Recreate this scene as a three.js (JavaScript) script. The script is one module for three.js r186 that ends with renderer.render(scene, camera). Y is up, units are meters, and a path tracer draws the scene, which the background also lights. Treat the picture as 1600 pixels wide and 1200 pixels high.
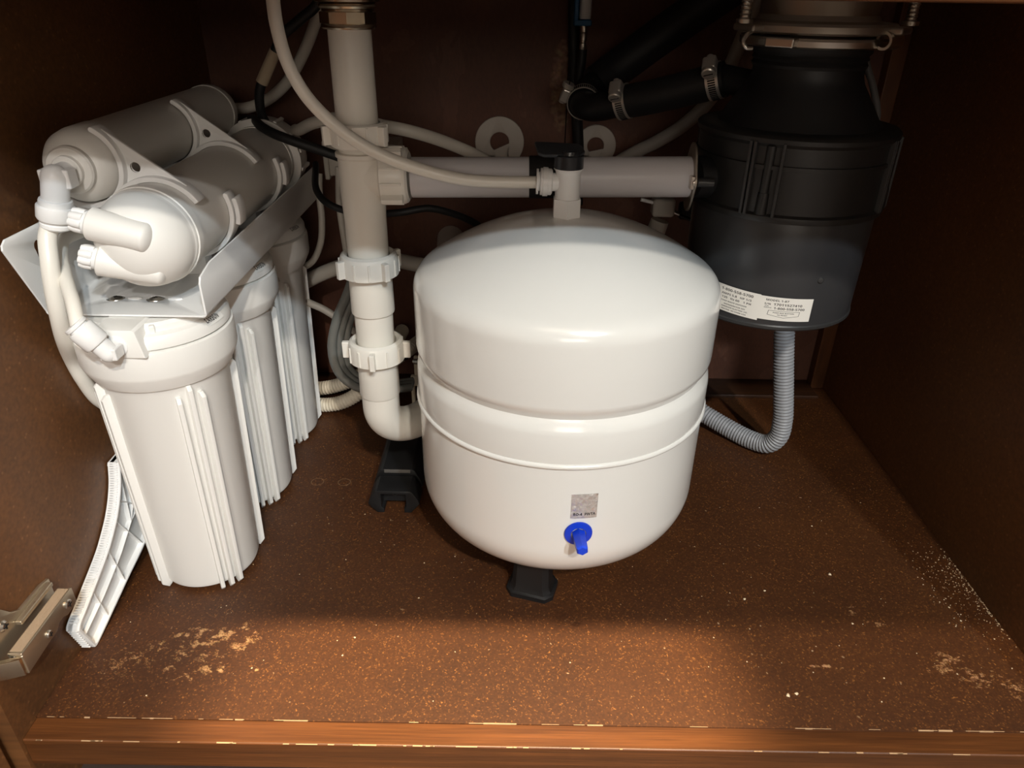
import * as THREE from 'three';
import { RoundedBoxGeometry } from 'three/addons/geometries/RoundedBoxGeometry.js';
import { mergeGeometries, mergeVertices, toCreasedNormals } from 'three/addons/utils/BufferGeometryUtils.js';
import { RectAreaLightUniformsLib } from 'three/addons/lights/RectAreaLightUniformsLib.js';

// ---------------------------------------------------------------- camera, lights, exposure
const scene = new THREE.Scene();
scene.background = new THREE.Color(0x000000);
const camera = new THREE.PerspectiveCamera(2 * Math.atan(600 / 1130) * 180 / Math.PI, 4 / 3, 0.02, 30);
const PITCH = 28.9 * Math.PI / 180;
camera.position.set(0, 0.54, 0.968);
camera.lookAt(0, 0.54 - Math.sin(PITCH), 0.968 - Math.cos(PITCH));
camera.rotateZ(0.9 * Math.PI / 180);
scene.add(camera);
const renderer = new THREE.WebGLRenderer({ antialias: true });
renderer.toneMapping = THREE.LinearToneMapping;
renderer.toneMappingExposure = 1.02;
renderer.shadowMap.enabled = true;
RectAreaLightUniformsLib.init();

const CEIL = 2.25;
// unseen ceiling lamps lighting the cabinet: position, colour, candela, aim, half angle, penumbra
const UNSEEN_LAMPS = [
  { at: [0.5, 2.52], colour: [1.0, 0.93, 0.82], cd: 15, aim: [0, 0.2, 0.3], half: 60, pen: 0.5, label: 'unseen warm ceiling lamp placed to light the tank front, nearest of the pair on the right' },  // out of view, lights the tank from the front right
  { at: [0.98, 2.84], colour: [0.80, 0.92, 1.0], cd: 17, aim: [0, 0.2, 0.3], half: 60, pen: 0.5, label: 'unseen cool white ceiling lamp behind the warm one, placed to light the tank dome and drain' },  // out of view, reaches a little deeper than the warm lamp
  { at: [0.25, 3.5], colour: [1.0, 0.96, 0.92], cd: 13, aim: [-0.42, 0.22, 0.4], half: 4.7, pen: 0.35, label: 'unseen narrow ceiling spot at the far end, placed to light the filter unit' },  // unseen spot, cone narrowed so that only the filter unit is lit
  { at: [0.0, 0.99], colour: [1.0, 0.74, 0.42], cd: 46, aim: [-0.03, 0, 0.56], half: 6.3, pen: 0.16, label: 'unseen narrow ceiling spot above the sink front, placed to light a patch of cabinet floor' },  // unseen spot, cone sized to the bright patch of front floor
  { at: [0.25, 1.02], colour: [1.0, 0.76, 0.50], cd: 7, aim: [0.1, 0, 0.9], half: 55, pen: 0.6, label: 'unseen wide ceiling lamp beside the narrow spot, placed to light the outer front floor' },  // out of view, lights the front floor beside the patch
];
const FILL_PANEL = { at: [-0.3, 2.0], size: 0.9, colour: [1.0, 0.84, 0.64], power: 1.2 };  // added panel, soft fill for the shaded contents
const FILL_WALL_LAMP = { at: [0.3, 1.15], w: 1.2, h: 0.8, colour: [1.0, 0.89, 0.77], power: 4.7 };  // added glow at the far wall, fill for the upper rear contents

// ---------------------------------------------------------------- helpers
let seed = 12345;
const rnd = () => { seed = (seed + 0x6d2b79f5) | 0; let t = Math.imul(seed ^ (seed >>> 15), 1 | seed); t = (t + Math.imul(t ^ (t >>> 7), 61 | t)) ^ t; return ((t ^ (t >>> 14)) >>> 0) / 4294967296; };
const R = (d) => d * Math.PI / 180;
const V = (x, y, z) => new THREE.Vector3(x, y, z);
const V2 = (x, y) => new THREE.Vector2(x, y);
const used = {};
function numbered(n) { const k = (used[n] = (used[n] ?? -1) + 1); return k ? n + '_' + String(k).padStart(3, '0') : n; }
function mesh(name, geo, mat, parent) {
  if (Array.isArray(geo)) geo = join(geo);
  const m = new THREE.Mesh(geo, mat); m.name = name; m.castShadow = m.receiveShadow = true;
  if (parent) parent.add(m);
  return m;
}
function join(list) {
  const l = list.map((g) => { g = g.index ? g.toNonIndexed() : g; for (const k of Object.keys(g.attributes)) if (!['position', 'normal', 'uv'].includes(k)) g.deleteAttribute(k); if (!g.attributes.uv) g.setAttribute('uv', new THREE.BufferAttribute(new Float32Array(g.attributes.position.count * 2), 2)); return g; });
  return mergeGeometries(l);
}
const shared = new THREE.Box3();
// a thing is built in world coordinates, then its origin is moved to the middle of its base
function settle(o) {
  o.updateMatrixWorld(true);
  shared.setFromObject(o);
  const b = V((shared.min.x + shared.max.x) / 2, shared.min.y, (shared.min.z + shared.max.z) / 2);
  if (o.isMesh) { o.geometry.translate(-b.x, -b.y, -b.z); } else for (const c of o.children) c.position.sub(b);
  o.position.copy(b);
  return o;
}
function tag(o, label, category, group) { o.userData = { label, category }; if (group) o.userData.group = group; return o; }
function thing(name, label, category, group) { const o = new THREE.Group(); o.name = numbered(name); scene.add(o); return tag(o, label, category, group); }
function single(name, geo, mat, label, category, group) { const m = mesh(numbered(name), geo, mat, scene); tag(m, label, category, group); return settle(m); }
function struct(name, geo, mat, parent) { const m = mesh(name, geo, mat, parent || scene); if (!parent) m.userData = { kind: 'structure' }; return m; }
// geometry makers
const box = (x0, x1, y0, y1, z0, z1) => new THREE.BoxGeometry(x1 - x0, y1 - y0, z1 - z0).translate((x0 + x1) / 2, (y0 + y1) / 2, (z0 + z1) / 2);
const rbox = (x0, x1, y0, y1, z0, z1, r = 0.002, s = 3) => new RoundedBoxGeometry(x1 - x0, y1 - y0, z1 - z0, s, r).translate((x0 + x1) / 2, (y0 + y1) / 2, (z0 + z1) / 2);
// the crease test rounds positions to a hundredth of a unit, so it runs on a copy a thousand times larger
const crease = (g, a = 0.55) => toCreasedNormals(g.scale(1000, 1000, 1000), a).scale(0.001, 0.001, 0.001);
const lathe = (pts, seg = 64, a = 0.55, p0 = 0, pl = Math.PI * 2) => crease(new THREE.LatheGeometry(pts.map((p) => V2(p[0], p[1])), seg, p0, pl), a);
// turn a y-axis geometry so that y points along d and move it to p
function aim(g, p, d) { const q = new THREE.Quaternion().setFromUnitVectors(V(0, 1, 0), d.clone().normalize()); return g.applyQuaternion(q).translate(p.x, p.y, p.z); }
const latheOn = (pts, p, d, seg = 48, a) => aim(lathe(pts, seg, a), p, d);
const rod = (p, q, r, r2 = r, seg = 32) => { const d = q.clone().sub(p), h = d.length(); return aim(crease(new THREE.CylinderGeometry(r2, r, h, seg).translate(0, h / 2, 0)), p, d); };
function arc(cx, cy, r, a0, a1, n) { const o = []; for (let i = 0; i <= n; i++) { const a = R(a0 + (a1 - a0) * i / n); o.push([cx + r * Math.cos(a), cy + r * Math.sin(a)]); } return o; }
function sweep(pts, rf, n = 80, radial = 20, tension) {
  const curve = pts instanceof THREE.Curve ? pts : new THREE.CatmullRomCurve3(pts.map((p) => V(...p)), false, 'centripetal', tension);
  const fr = curve.computeFrenetFrames(n, false), L = curve.getLength();
  const pos = [], uv = [], idx = [];
  const f = typeof rf === 'function' ? rf : () => rf;
  for (let i = 0; i <= n; i++) {
    const c = curve.getPointAt(i / n), r = f(i / n * L, i / n);
    for (let j = 0; j <= radial; j++) {
      const a = j / radial * Math.PI * 2, v = fr.normals[i].clone().multiplyScalar(Math.cos(a) * r).addScaledVector(fr.binormals[i], Math.sin(a) * r).add(c);
      pos.push(v.x, v.y, v.z); uv.push(i / n * L, j / radial * 2 * Math.PI * r);
    }
  }
  const w = radial + 1;
  for (let i = 0; i < n; i++) for (let j = 0; j < radial; j++) { const a = i * w + j; idx.push(a, a + 1, a + w, a + 1, a + w + 1, a + w); }
  const g = new THREE.BufferGeometry();
  const nb = pos.length / 3;
  for (const [e, s] of [[0, 1], [n, -1]]) {   // end discs
    const c = curve.getPointAt(e / n), k = pos.length / 3; pos.push(c.x, c.y, c.z); uv.push(0, 0);
    for (let j = 0; j <= radial; j++) { const q = (e * w + j) * 3; pos.push(pos[q], pos[q + 1], pos[q + 2]); uv.push(0, 0); }
    for (let j = 0; j < radial; j++) s > 0 ? idx.push(k, k + 2 + j, k + 1 + j) : idx.push(k, k + 1 + j, k + 2 + j);
  }
  g.setAttribute('position', new THREE.Float32BufferAttribute(pos, 3)); g.setAttribute('uv', new THREE.Float32BufferAttribute(uv, 2)); g.setIndex(idx);
  g.computeVertexNormals();
  const N = g.attributes.normal;   // join the seam
  for (let i = 0; i <= n; i++) { const a = i * w, b = a + radial; const x = N.getX(a) + N.getX(b), y = N.getY(a) + N.getY(b), z = N.getZ(a) + N.getZ(b), l = Math.hypot(x, y, z) || 1; N.setXYZ(a, x / l, y / l, z / l); N.setXYZ(b, x / l, y / l, z / l); }
  return g;
}
const ribbed = (pts, r, amp, pitch, L, radial = 24) => sweep(pts, (s) => r + amp * Math.max(-0.6, Math.cos(s / pitch * 2 * Math.PI)), Math.round(L / pitch * 7), radial);
function extrude(shape, depth, bevel = 0.0006, seg = 2, curveSegments = 24) { return crease(new THREE.ExtrudeGeometry(shape, { depth: depth - 2 * bevel, bevelEnabled: bevel > 0, bevelThickness: bevel, bevelSize: bevel, bevelOffset: -bevel, bevelSegments: seg, curveSegments }).translate(0, 0, bevel), 0.5); }
const poly = (pts) => new THREE.Shape(pts.map((p) => V2(...p)));
const hole = (shape, x, y, r, ry = r) => { const h = new THREE.Path(); h.absellipse(x, y, r, ry, 0, Math.PI * 2, true); shape.holes.push(h); return shape; };
function uvFrom(g, fn) { const p = g.attributes.position, u = g.attributes.uv; for (let i = 0; i < p.count; i++) u.setXY(i, ...fn(p.getX(i), p.getY(i), p.getZ(i))); return g; }

// ---------------------------------------------------------------- procedural textures
function hash(x, y, s) { let h = Math.imul(x, 374761393) + Math.imul(y, 668265263) + Math.imul(s, 1274126177); h = Math.imul(h ^ (h >>> 13), 1274126177); return ((h ^ (h >>> 16)) >>> 0) / 4294967296; }
function noise(x, y, s = 0) {
  const xi = Math.floor(x), yi = Math.floor(y), u = x - xi, v = y - yi, a = u * u * (3 - 2 * u), b = v * v * (3 - 2 * v);
  return (hash(xi, yi, s) * (1 - a) + hash(xi + 1, yi, s) * a) * (1 - b) + (hash(xi, yi + 1, s) * (1 - a) + hash(xi + 1, yi + 1, s) * a) * b;
}
const fbm = (x, y, s = 0, o = 4) => { let t = 0, w = 0.5, n = 0; for (let i = 0; i < o; i++) { t += w * noise(x, y, s + i); n += w; w *= 0.5; x *= 2.03; y *= 2.03; } return t / n; };
function canvasTex(w, h, draw, srgb = true) {
  const c = document.createElement('canvas'); c.width = w; c.height = h; draw(c.getContext('2d'), w, h);
  const t = new THREE.CanvasTexture(c); if (srgb) t.colorSpace = THREE.SRGBColorSpace; t.wrapS = t.wrapT = THREE.RepeatWrapping; t.anisotropy = 8; return t;
}
function pixels(g, w, h, fn) { const im = g.createImageData(w, h), d = im.data; let k = 0; for (let y = 0; y < h; y++) for (let x = 0; x < w; x++) { const c = fn(x, y); d[k++] = c[0]; d[k++] = c[1]; d[k++] = c[2]; d[k++] = 255; } g.putImageData(im, 0, 0); }
function rough(n, s, lo, hi, kx = 1) { return canvasTex(n, n, (g, w, h) => pixels(g, w, h, (x, y) => { const v = 255 * (lo + (hi - lo) * fbm(x / s * kx, y / s, 77)); return [v, v, v]; }), false); }

// cabinet floor: brown printed board, 0.88 m across and 0.62 m deep
const FX0 = -0.395, FX1 = 0.485, FZ0 = -0.035, FZ1 = 0.577;
const floorDraw = (bump) => (g, w, h) => {
  const px = w / (FX1 - FX0);
  const at = (x, z) => [(x - FX0) * px, (z - FZ0) * px];
  pixels(g, w, h, (x, y) => { if (bump) { const v = 120 + 14 * (fbm(x / 9, y / 9, 5, 2) - 0.5); return [v, v, v]; } const n = fbm(x / 210, y / 210, 3) - 0.5, f = fbm(x / 3.2, y / 3.2, 9, 2) - 0.5; return [84 + 26 * n + 26 * f, 47 + 17 * n + 18 * f, 18 + 8 * n + 10 * f]; });
  const r = (() => { let s = 991; return () => { s = (s * 1664525 + 1013904223) >>> 0; return s / 4294967296; }; })();
  g.lineCap = 'round';
  for (let i = 0; i < 75000; i++) {   // wood fibres of the board
    const x = r() * w, y = r() * h, a = r() * Math.PI, l = (0.5 + 2.2 * r() * r()) * px / 1000, k = r(), t = fbm(x / 240, y / 240, 21);
    if (r() > 0.3 + t * 1.1) continue;
    g.strokeStyle = bump ? `rgba(170,170,170,${0.3 + 0.4 * k})` : k < 0.2 ? `rgba(44,22,10,${0.5})` : `rgba(${158 + 58 * k},${104 + 44 * k},${48 + 30 * k},${0.36 + 0.64 * k * r()})`;
    g.lineWidth = (0.25 + 0.45 * r()) * px / 1000;
    g.beginPath(); g.moveTo(x, y); g.quadraticCurveTo(x + Math.cos(a) * l * 0.5 + r() * 1.5, y + Math.sin(a) * l * 0.5 + r() * 1.5, x + Math.cos(a + 0.3 * r()) * l, y + Math.sin(a + 0.3 * r()) * l); g.stroke();
  }
  const patch = (x, z, rx, rz, n, c) => {   // worn spots where the print has come off, with ragged branching outlines
    const [cx, cy] = at(x, z);
    for (let i = 0; i < n * 26; i++) {
      const a = r() * 6.28, d = r() ** 0.7 * 1.75, X = cx + Math.cos(a) * d * rx * px / 1000, Y = cy + Math.sin(a) * d * rz * px / 1000, b = 0.6 * fbm(X / 20, Y / 20, 45) * 6 + r() * 0.9 - 1.8, l = (0.3 + 1.1 * r()) * px / 1000;
      if (fbm(X / 9, Y / 6.5, 41, 3) < 0.465 + 0.13 * d) continue;
      g.strokeStyle = bump ? 'rgba(70,70,70,.6)' : `rgba(${c[0] + 34 * r()},${c[1] + 30 * r()},${c[2] + 26 * r()},${0.3 + 0.45 * r()})`; g.lineWidth = (0.3 + 0.35 * r()) * px / 1000;
      g.beginPath(); g.moveTo(X, Y); g.lineTo(X + Math.cos(b) * l, Y + Math.sin(b) * l * 0.6); g.stroke();
    }
  };
  const tan = [196, 154, 108];
  for (const [x, z, a, b, n] of [[-0.292, 0.494, 9, 8, 40], [-0.271, 0.489, 6, 3, 26], [-0.264, 0.484, 6, 3, 26], [-0.284, 0.499, 9, 6, 44], [-0.272, 0.511, 8, 7, 44], [-0.244, 0.492, 6, 6, 30], [-0.252, 0.503, 8, 5, 32], [-0.297, 0.511, 6, 6, 22], [-0.309, 0.488, 4, 3, 14], [-0.323, 0.5, 6, 4, 14], [-0.338, 0.516, 14, 6, 34], [-0.352, 0.526, 12, 10, 26], [-0.27, 0.527, 7, 3, 20], [-0.287, 0.535, 6, 3, 14], [-0.252, 0.478, 4, 3, 16], [-0.257, 0.528, 4, 3, 16], [-0.225, 0.527, 2, 2, 9], [-0.305, 0.527, 4, 2, 8], [-0.29, 0.483, 4, 3, 16]]) patch(x, z, a * 1.2, b * 1.25, n, tan);
  for (const [x, z, a, b, n] of [[0.405, 0.503, 12, 7, 50], [0.425, 0.523, 12, 7, 50], [0.398, 0.515, 10, 5, 26], [0.45, 0.535, 8, 7, 34], [0.29, 0.513, 10, 1.4, 22], [0.36, 0.46, 9, 3, 12], [0.34, 0.445, 6, 4, 12]]) patch(x, z, a, b, n, [196, 150, 108]);
  // long pale scratches, drip rings and spots
  g.strokeStyle = bump ? 'rgba(150,150,150,.4)' : 'rgba(190,160,132,.55)';
  for (const [x, z] of [[-0.205, 0.247], [-0.238, 0.247]]) { const [X, Y] = at(x, z); g.lineWidth = 0.9 * px / 1000; g.beginPath(); g.ellipse(X, Y, 7.5 * px / 1000, 7 * px / 1000, 0, 0, 6.3); g.stroke(); }
  for (let i = 0; i < 170; i++) {
    const x = FX0 + 0.02 + r() * 0.84, z = 0.18 + r() * 0.39, [X, Y] = at(x, z), k = r();
    g.fillStyle = bump ? 'rgba(180,180,180,.6)' : `rgba(${196 + 40 * k},${166 + 44 * k},${134 + 50 * k},${0.35 + 0.5 * r()})`;
    g.beginPath(); g.ellipse(X, Y, (0.5 + 1.7 * r() * r()) * px / 1000, (0.35 + 0.6 * r()) * px / 1000, r() * 3, 0, 6.3); g.fill();
  }
  for (let i = 0; i < 26; i++) { const x = FX0 + 0.05 + r() * 0.78, z = 0.3 + r() * 0.26, [X, Y] = at(x, z), a = r() * 3.14, l = (3 + 9 * r()) * px / 1000; g.lineWidth = 0.45 * px / 1000; g.strokeStyle = bump ? 'rgba(90,90,90,.4)' : 'rgba(200,160,120,.35)'; g.beginPath(); g.moveTo(X, Y); g.quadraticCurveTo(X + l * Math.cos(a) * 0.5 + 6, Y + l * Math.sin(a) * 0.5, X + l * Math.cos(a), Y + l * Math.sin(a)); g.stroke(); }
};
const floorMap = canvasTex(2048, 1424, floorDraw(false)), floorBump = canvasTex(1024, 712, floorDraw(true), false);
// painted and printed cabinet sides, one metre across
const sideMap = canvasTex(1024, 1024, (g, w, h) => {
  pixels(g, w, h, (x, y) => { const n = fbm(x / 170, y / 170, 31) - 0.5, f = fbm(x / 2.4, y / 2.4, 35, 2) - 0.5, k = hash(x >> 1, y >> 1, 4) > 0.988 ? 26 : 0; return [108 + 28 * n + 28 * f + k, 70 + 19 * n + 19 * f + k * 0.8, 39 + 10 * n + 10 * f + k * 0.6]; });
});
const backMap = canvasTex(1024, 1024, (g, w, h) => {
  pixels(g, w, h, (x, y) => { const n = fbm(x / 120, y / 90, 51) - 0.5, f = fbm(x / 2, y / 5, 55, 2) - 0.5, v = fbm(x / 40, y / 60, 59) > 0.68 ? 10 : 0; return [104 + 36 * n + 16 * f + v, 62 + 22 * n + 10 * f + v, 42 + 12 * n + 6 * f + v]; });
  for (let i = 0; i < 260; i++) {   // chipped board around the pipe hole
    const a = rnd() * 6.28, d = Math.sqrt(rnd()), x = (0.452 + 0.012 * Math.cos(a) * d) * w, y = (0.575 - 0.055 * Math.sin(a) * d) * h;
    g.fillStyle = `rgba(${150 + 40 * rnd()},${118 + 30 * rnd()},${84 + 20 * rnd()},${0.1 + 0.25 * rnd()})`; g.beginPath(); g.ellipse(x, y, 1 + 4 * rnd(), 1 + 3 * rnd(), rnd() * 3, 0, 6.3); g.fill();
  }
});
// stained hardwood of the face frame, grain along u
const woodMap = canvasTex(1024, 256, (g, w, h) => {
  pixels(g, w, h, (x, y) => { const n = fbm(x / 260, y / 14, 61, 5), l = fbm(x / 40, y / 1.6, 67, 3), k = 0.55 * n + 0.45 * l; return [80 + 92 * (k - 0.3), 46 + 62 * (k - 0.3), 20 + 34 * (k - 0.3)]; });
});
const bumpFine = rough(512, 6, 0.3, 0.7), bumpWave = rough(512, 60, 0.2, 0.8), smudge = rough(512, 90, 0.55, 1.0);

// ---------------------------------------------------------------- materials
const M = (color, roughness, o = {}) => { const { physical, ...rest } = o; const m = physical ? new THREE.MeshPhysicalMaterial() : new THREE.MeshStandardMaterial(); m.color.setRGB(...color); m.roughness = roughness; m.setValues(rest); return m; };
const mat = {
  floor: M([0.68, 0.67, 0.66], 0.56, { map: floorMap, bumpMap: floorBump, bumpScale: 0.0004 }),
  side: M([0.92, 0.92, 0.92], 0.5, { map: sideMap, bumpMap: bumpFine, bumpScale: 0.00025 }),
  back: M([0.8, 0.8, 0.8], 0.6, { map: backMap }),
  wood: M([0.78, 0.76, 0.76], 0.42, { map: woodMap }),
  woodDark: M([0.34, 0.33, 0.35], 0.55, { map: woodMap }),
  chip: M([0.5, 0.33, 0.19], 0.8),
  tank: M([0.83, 0.82, 0.785], 0.2, { physical: true, clearcoat: 0.6, clearcoatRoughness: 0.12, bumpMap: bumpWave, bumpScale: 0.0002 }),
  housing: M([0.84, 0.825, 0.785], 0.42),
  housingRib: M([0.85, 0.835, 0.795], 0.4),
  membrane: M([0.83, 0.81, 0.765], 0.45),
  fitting: M([0.86, 0.855, 0.84], 0.36),
  bracket: M([0.83, 0.83, 0.82], 0.28, { physical: true, clearcoat: 0.3, clearcoatRoughness: 0.2 }),
  pvc: M([0.80, 0.765, 0.69], 0.32),
  pvcNut: M([0.83, 0.8, 0.73], 0.35),
  pvcGrey: M([0.62, 0.6, 0.615], 0.34),
  tube: M([0.80, 0.765, 0.69], 0.32),
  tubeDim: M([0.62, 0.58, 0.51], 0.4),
  hoseCream: M([0.74, 0.66, 0.52], 0.5),
  hoseGrey: M([0.29, 0.295, 0.31], 0.45),
  clear: M([0.88, 0.9, 0.88], 0.12, { physical: true, transmission: 0.75, thickness: 0.003, ior: 1.45 }),
  rubber: M([0.0075, 0.0075, 0.008], 0.55),
  black: M([0.0065, 0.0065, 0.007], 0.5),
  lever: M([0.018, 0.02, 0.024], 0.3),
  motor: M([0.042, 0.042, 0.044], 0.38, { metalness: 0.15, roughnessMap: smudge }),
  upper: M([0.0135, 0.013, 0.0125], 0.4),
  edge: M([0.03, 0.03, 0.03], 0.35),
  steel: M([0.62, 0.58, 0.52], 0.28, { metalness: 1 }),
  steelDull: M([0.42, 0.37, 0.31], 0.45, { metalness: 1 }),
  clampSteel: M([0.72, 0.68, 0.62], 0.3, { metalness: 0.7 }),
  brass: M([0.52, 0.44, 0.34], 0.25, { metalness: 1 }),
  hinge: M([0.50, 0.43, 0.33], 0.42, { metalness: 0.85, roughnessMap: smudge }),
  dust: M([0.42, 0.31, 0.21], 0.95, { bumpMap: bumpFine, bumpScale: 0.0012 }),
  hingeBright: M([0.72, 0.64, 0.5], 0.22, { metalness: 1 }),
  blue: M([0.004, 0.045, 0.6], 0.38),
  blueClip: M([0.01, 0.12, 0.3], 0.4),
  dark: M([0.004, 0.003, 0.003], 0.8),
  gap: M([0.1, 0.09, 0.08], 0.7),  // paler tone, paints the lit step on the black block
  crumb: M([0.78, 0.62, 0.42], 0.8),
  room: M([0.74, 0.70, 0.64], 0.9),
  roomFloor: M([0.07, 0.045, 0.036], 0.6),
  counter: M([0.4, 0.38, 0.36], 0.4),
};

// ---------------------------------------------------------------- setting: the cabinet
const L = -0.393, RX = 0.481, BK = -0.03, FR = 0.577;
const planar = (g, a, b) => uvFrom(g, (x, y, z) => { const p = [x, y, z]; return [p[a], p[b]]; });
struct('floor', uvFrom(box(L, RX, -0.018, 0, BK - 0.02, FR), (x, y, z) => [(x - FX0) / (FX1 - FX0), 1 - (z - FZ0) / (FZ1 - FZ0)]), mat.floor);
struct('wall_left', planar(box(L - 0.018, L, -0.1, 0.598, BK - 0.02, 0.6), 2, 1), mat.side);
struct('wall_right', planar(box(RX, RX + 0.018, -0.1, 0.598, BK - 0.02, 0.6), 2, 1), mat.side);
{ // back panel in two boards with an open joint
  const b = new THREE.Group(); b.name = 'wall_back'; b.userData = { kind: 'structure' }; scene.add(b);
  struct('panel', uvFrom(box(L, 0.0645, 0, 0.6, BK - 0.012, BK), (x, y) => [(x + 0.395), y]), mat.back, b);
  struct('panel', uvFrom(box(0.066, RX, 0, 0.6, BK - 0.012, BK), (x, y) => [(x + 0.395), y]), mat.back, b);
  struct('backing_board', box(L, RX, 0, 0.6, BK - 0.02, BK - 0.013), mat.dark, b);
}
struct('ceiling', box(L - 0.02, RX + 0.02, 0.6, 0.64, BK - 0.02, 0.585), mat.counter);
struct('trim_1', uvFrom(rbox(RX - 0.02, RX, 0, 0.6, BK, BK + 0.018, 0.0015), (x, y) => [y, x]), mat.wood);
struct('trim_2', uvFrom(rbox(L, RX - 0.02, 0, 0.005, BK, BK + 0.052, 0.001), (x, y, z) => [x, z * 2]), mat.woodDark);
struct('trim_3', uvFrom(rbox(L, RX, -0.0325, -0.0012, 0.566, 0.5975, 0.0016), (x, y, z) => [(x + 0.42) * 1.08, (z - y) * 9]), mat.wood);   // bottom rail
struct('trim_4', uvFrom(rbox(L, RX, 0.5355, 0.598, 0.577, 0.5975, 0.002), (x, y, z) => [(x + 0.42) * 1.08, (z - y) * 9]), mat.wood);      // top rail
{ // pale line of chipped varnish along the joints of the bottom rail
  const g = [];
  for (let i = 0; i < 40; i++) { const x = -0.385 + rnd() * 0.85, w = 0.003 + 0.03 * rnd() * rnd(), d = 0.0003 + 0.0006 * rnd() * rnd(); g.push(rbox(x, x + w, -0.001, 0.0002, 0.5768 - d, 0.5768 + d * 0.4, 0.0002, 1)); }
  for (let i = 0; i < 34; i++) { const x = -0.385 + rnd() * 0.85, w = 0.002 + 0.02 * rnd() * rnd(), d = 0.0003 + 0.0006 * rnd() * rnd(); g.push(rbox(x, x + w, -0.0016, -0.0011, 0.5971 - d, 0.59755, 0.0002, 1)); }
  const m = mesh('varnish_chips', g, mat.chip, scene); m.userData = { kind: 'stuff', label: 'pale varnish chips along the bottom rail edges', category: 'chips' };
}
// open door on the left, toe space, kitchen around it
{ const d = new THREE.Group(); d.name = 'door_1'; d.userData = { kind: 'structure' }; scene.add(d);
  d.position.set(L - 0.012, -0.05, 0.606); d.rotation.y = R(-6);
  struct('door_panel', planar(rbox(-0.02, 0, 0, 0.62, 0, 0.42, 0.003), 2, 1), mat.side, d);
  struct('door_frame', [[0, 0.62, 0, 0.06], [0, 0.62, 0.36, 0.42], [0, 0.06, 0.06, 0.36], [0.56, 0.62, 0.06, 0.36]].map(([a, b, c, e]) => planar(rbox(-0.021, 0.003, a, b, c, e, 0.002), 2, 1)), mat.side, d);
}
struct('trim_5', box(L - 0.018, RX + 0.018, -0.1, -0.02, 0.5, 0.52), mat.woodDark);
struct('kitchen_floor', box(-2.1, 2.1, -0.12, -0.1, -0.1, 4.2), mat.roomFloor);
struct('kitchen_ceiling', box(-2.1, 2.1, CEIL + 0.012, CEIL + 0.05, -0.1, 4.2), mat.room);
struct('kitchen_wall_left', box(-2.14, -2.1, -0.12, CEIL + 0.05, -0.1, 4.2), mat.room);
struct('kitchen_wall_right', box(2.1, 2.14, -0.12, CEIL + 0.05, -0.1, 4.2), mat.room);
struct('kitchen_wall_far', box(-2.14, 2.14, -0.12, CEIL + 0.05, 4.2, 4.24), mat.room);
struct('kitchen_wall_sink', box(-2.14, 2.14, 0.6, CEIL + 0.05, -0.14, -0.1), mat.room);
struct('cabinet_run_left', box(-2.1, L - 0.022, -0.1, 0.598, 0.56, 0.595), mat.side);
struct('cabinet_run_right', box(RX + 0.022, 2.1, -0.1, 0.598, 0.56, 0.595), mat.side);
struct('counter_left', box(-2.1, L - 0.021, 0.6, 0.64, -0.1, 0.59), mat.counter);
struct('counter_right', box(RX + 0.021, 2.1, 0.6, 0.64, -0.1, 0.59), mat.counter);
struct('kitchen_wall_low', box(-2.14, 2.14, -0.12, 0.6, -0.14, -0.1), mat.room);

// unseen ceiling lamps: a glowing disc in a ring, and a spot of the same colour just below it
UNSEEN_LAMPS.forEach((l) => {
  const [x, z] = l.at, t = thing('unseen_ceiling_lamp', l.label, 'lamp');
  mesh('trim_ring', latheOn([[0.05, 0], [0.056, -0.003], [0.07, -0.002], [0.072, 0.004], [0.05, 0.006]], V(x, CEIL + 0.003, z), V(0, 1, 0)), mat.room, t);
  const e = M([1, 1, 1], 0.5); e.emissive.setRGB(...l.colour); e.emissiveIntensity = 6;
  mesh('diffuser', aim(new THREE.CylinderGeometry(0.05, 0.05, 0.004, 40), V(x, CEIL + 0.008, z), V(0, 1, 0)), e, t);
  settle(t);
  const s = new THREE.SpotLight(new THREE.Color().setRGB(...l.colour), l.cd, 0, R(l.half), l.pen, 2);
  s.position.set(x, CEIL - 0.01, z); s.target.position.set(...l.aim); s.castShadow = true; s.shadow.radius = 2.2; s.shadow.mapSize.set(2048, 2048);
  s.name = 'unseen_lamp_light'; scene.add(s, s.target);
});
{ const [x, z] = FILL_PANEL.at, s = FILL_PANEL.size / 2, t = thing('added_fill_panel', 'added square light panel on the kitchen ceiling, fill light for the cabinet', 'lamp');
  mesh('frame', [box(x - s - 0.02, x + s + 0.02, CEIL, CEIL + 0.011, z - s - 0.02, z - s), box(x - s - 0.02, x + s + 0.02, CEIL, CEIL + 0.011, z + s, z + s + 0.02), box(x - s - 0.02, x - s, CEIL, CEIL + 0.011, z - s, z + s), box(x + s, x + s + 0.02, CEIL, CEIL + 0.011, z - s, z + s)], mat.room, t);
  const e = M([1, 1, 1], 0.5); e.emissive.setRGB(...FILL_PANEL.colour); e.emissiveIntensity = FILL_PANEL.power * 0.5;
  mesh('diffuser', box(x - s, x + s, CEIL + 0.004, CEIL + 0.011, z - s, z + s), e, t); settle(t);
  const a = new THREE.RectAreaLight(new THREE.Color().setRGB(...FILL_PANEL.colour), FILL_PANEL.power, FILL_PANEL.size, FILL_PANEL.size);
  a.position.set(x, CEIL - 0.005, z); a.lookAt(x, 0, z); scene.add(a);
}
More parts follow.
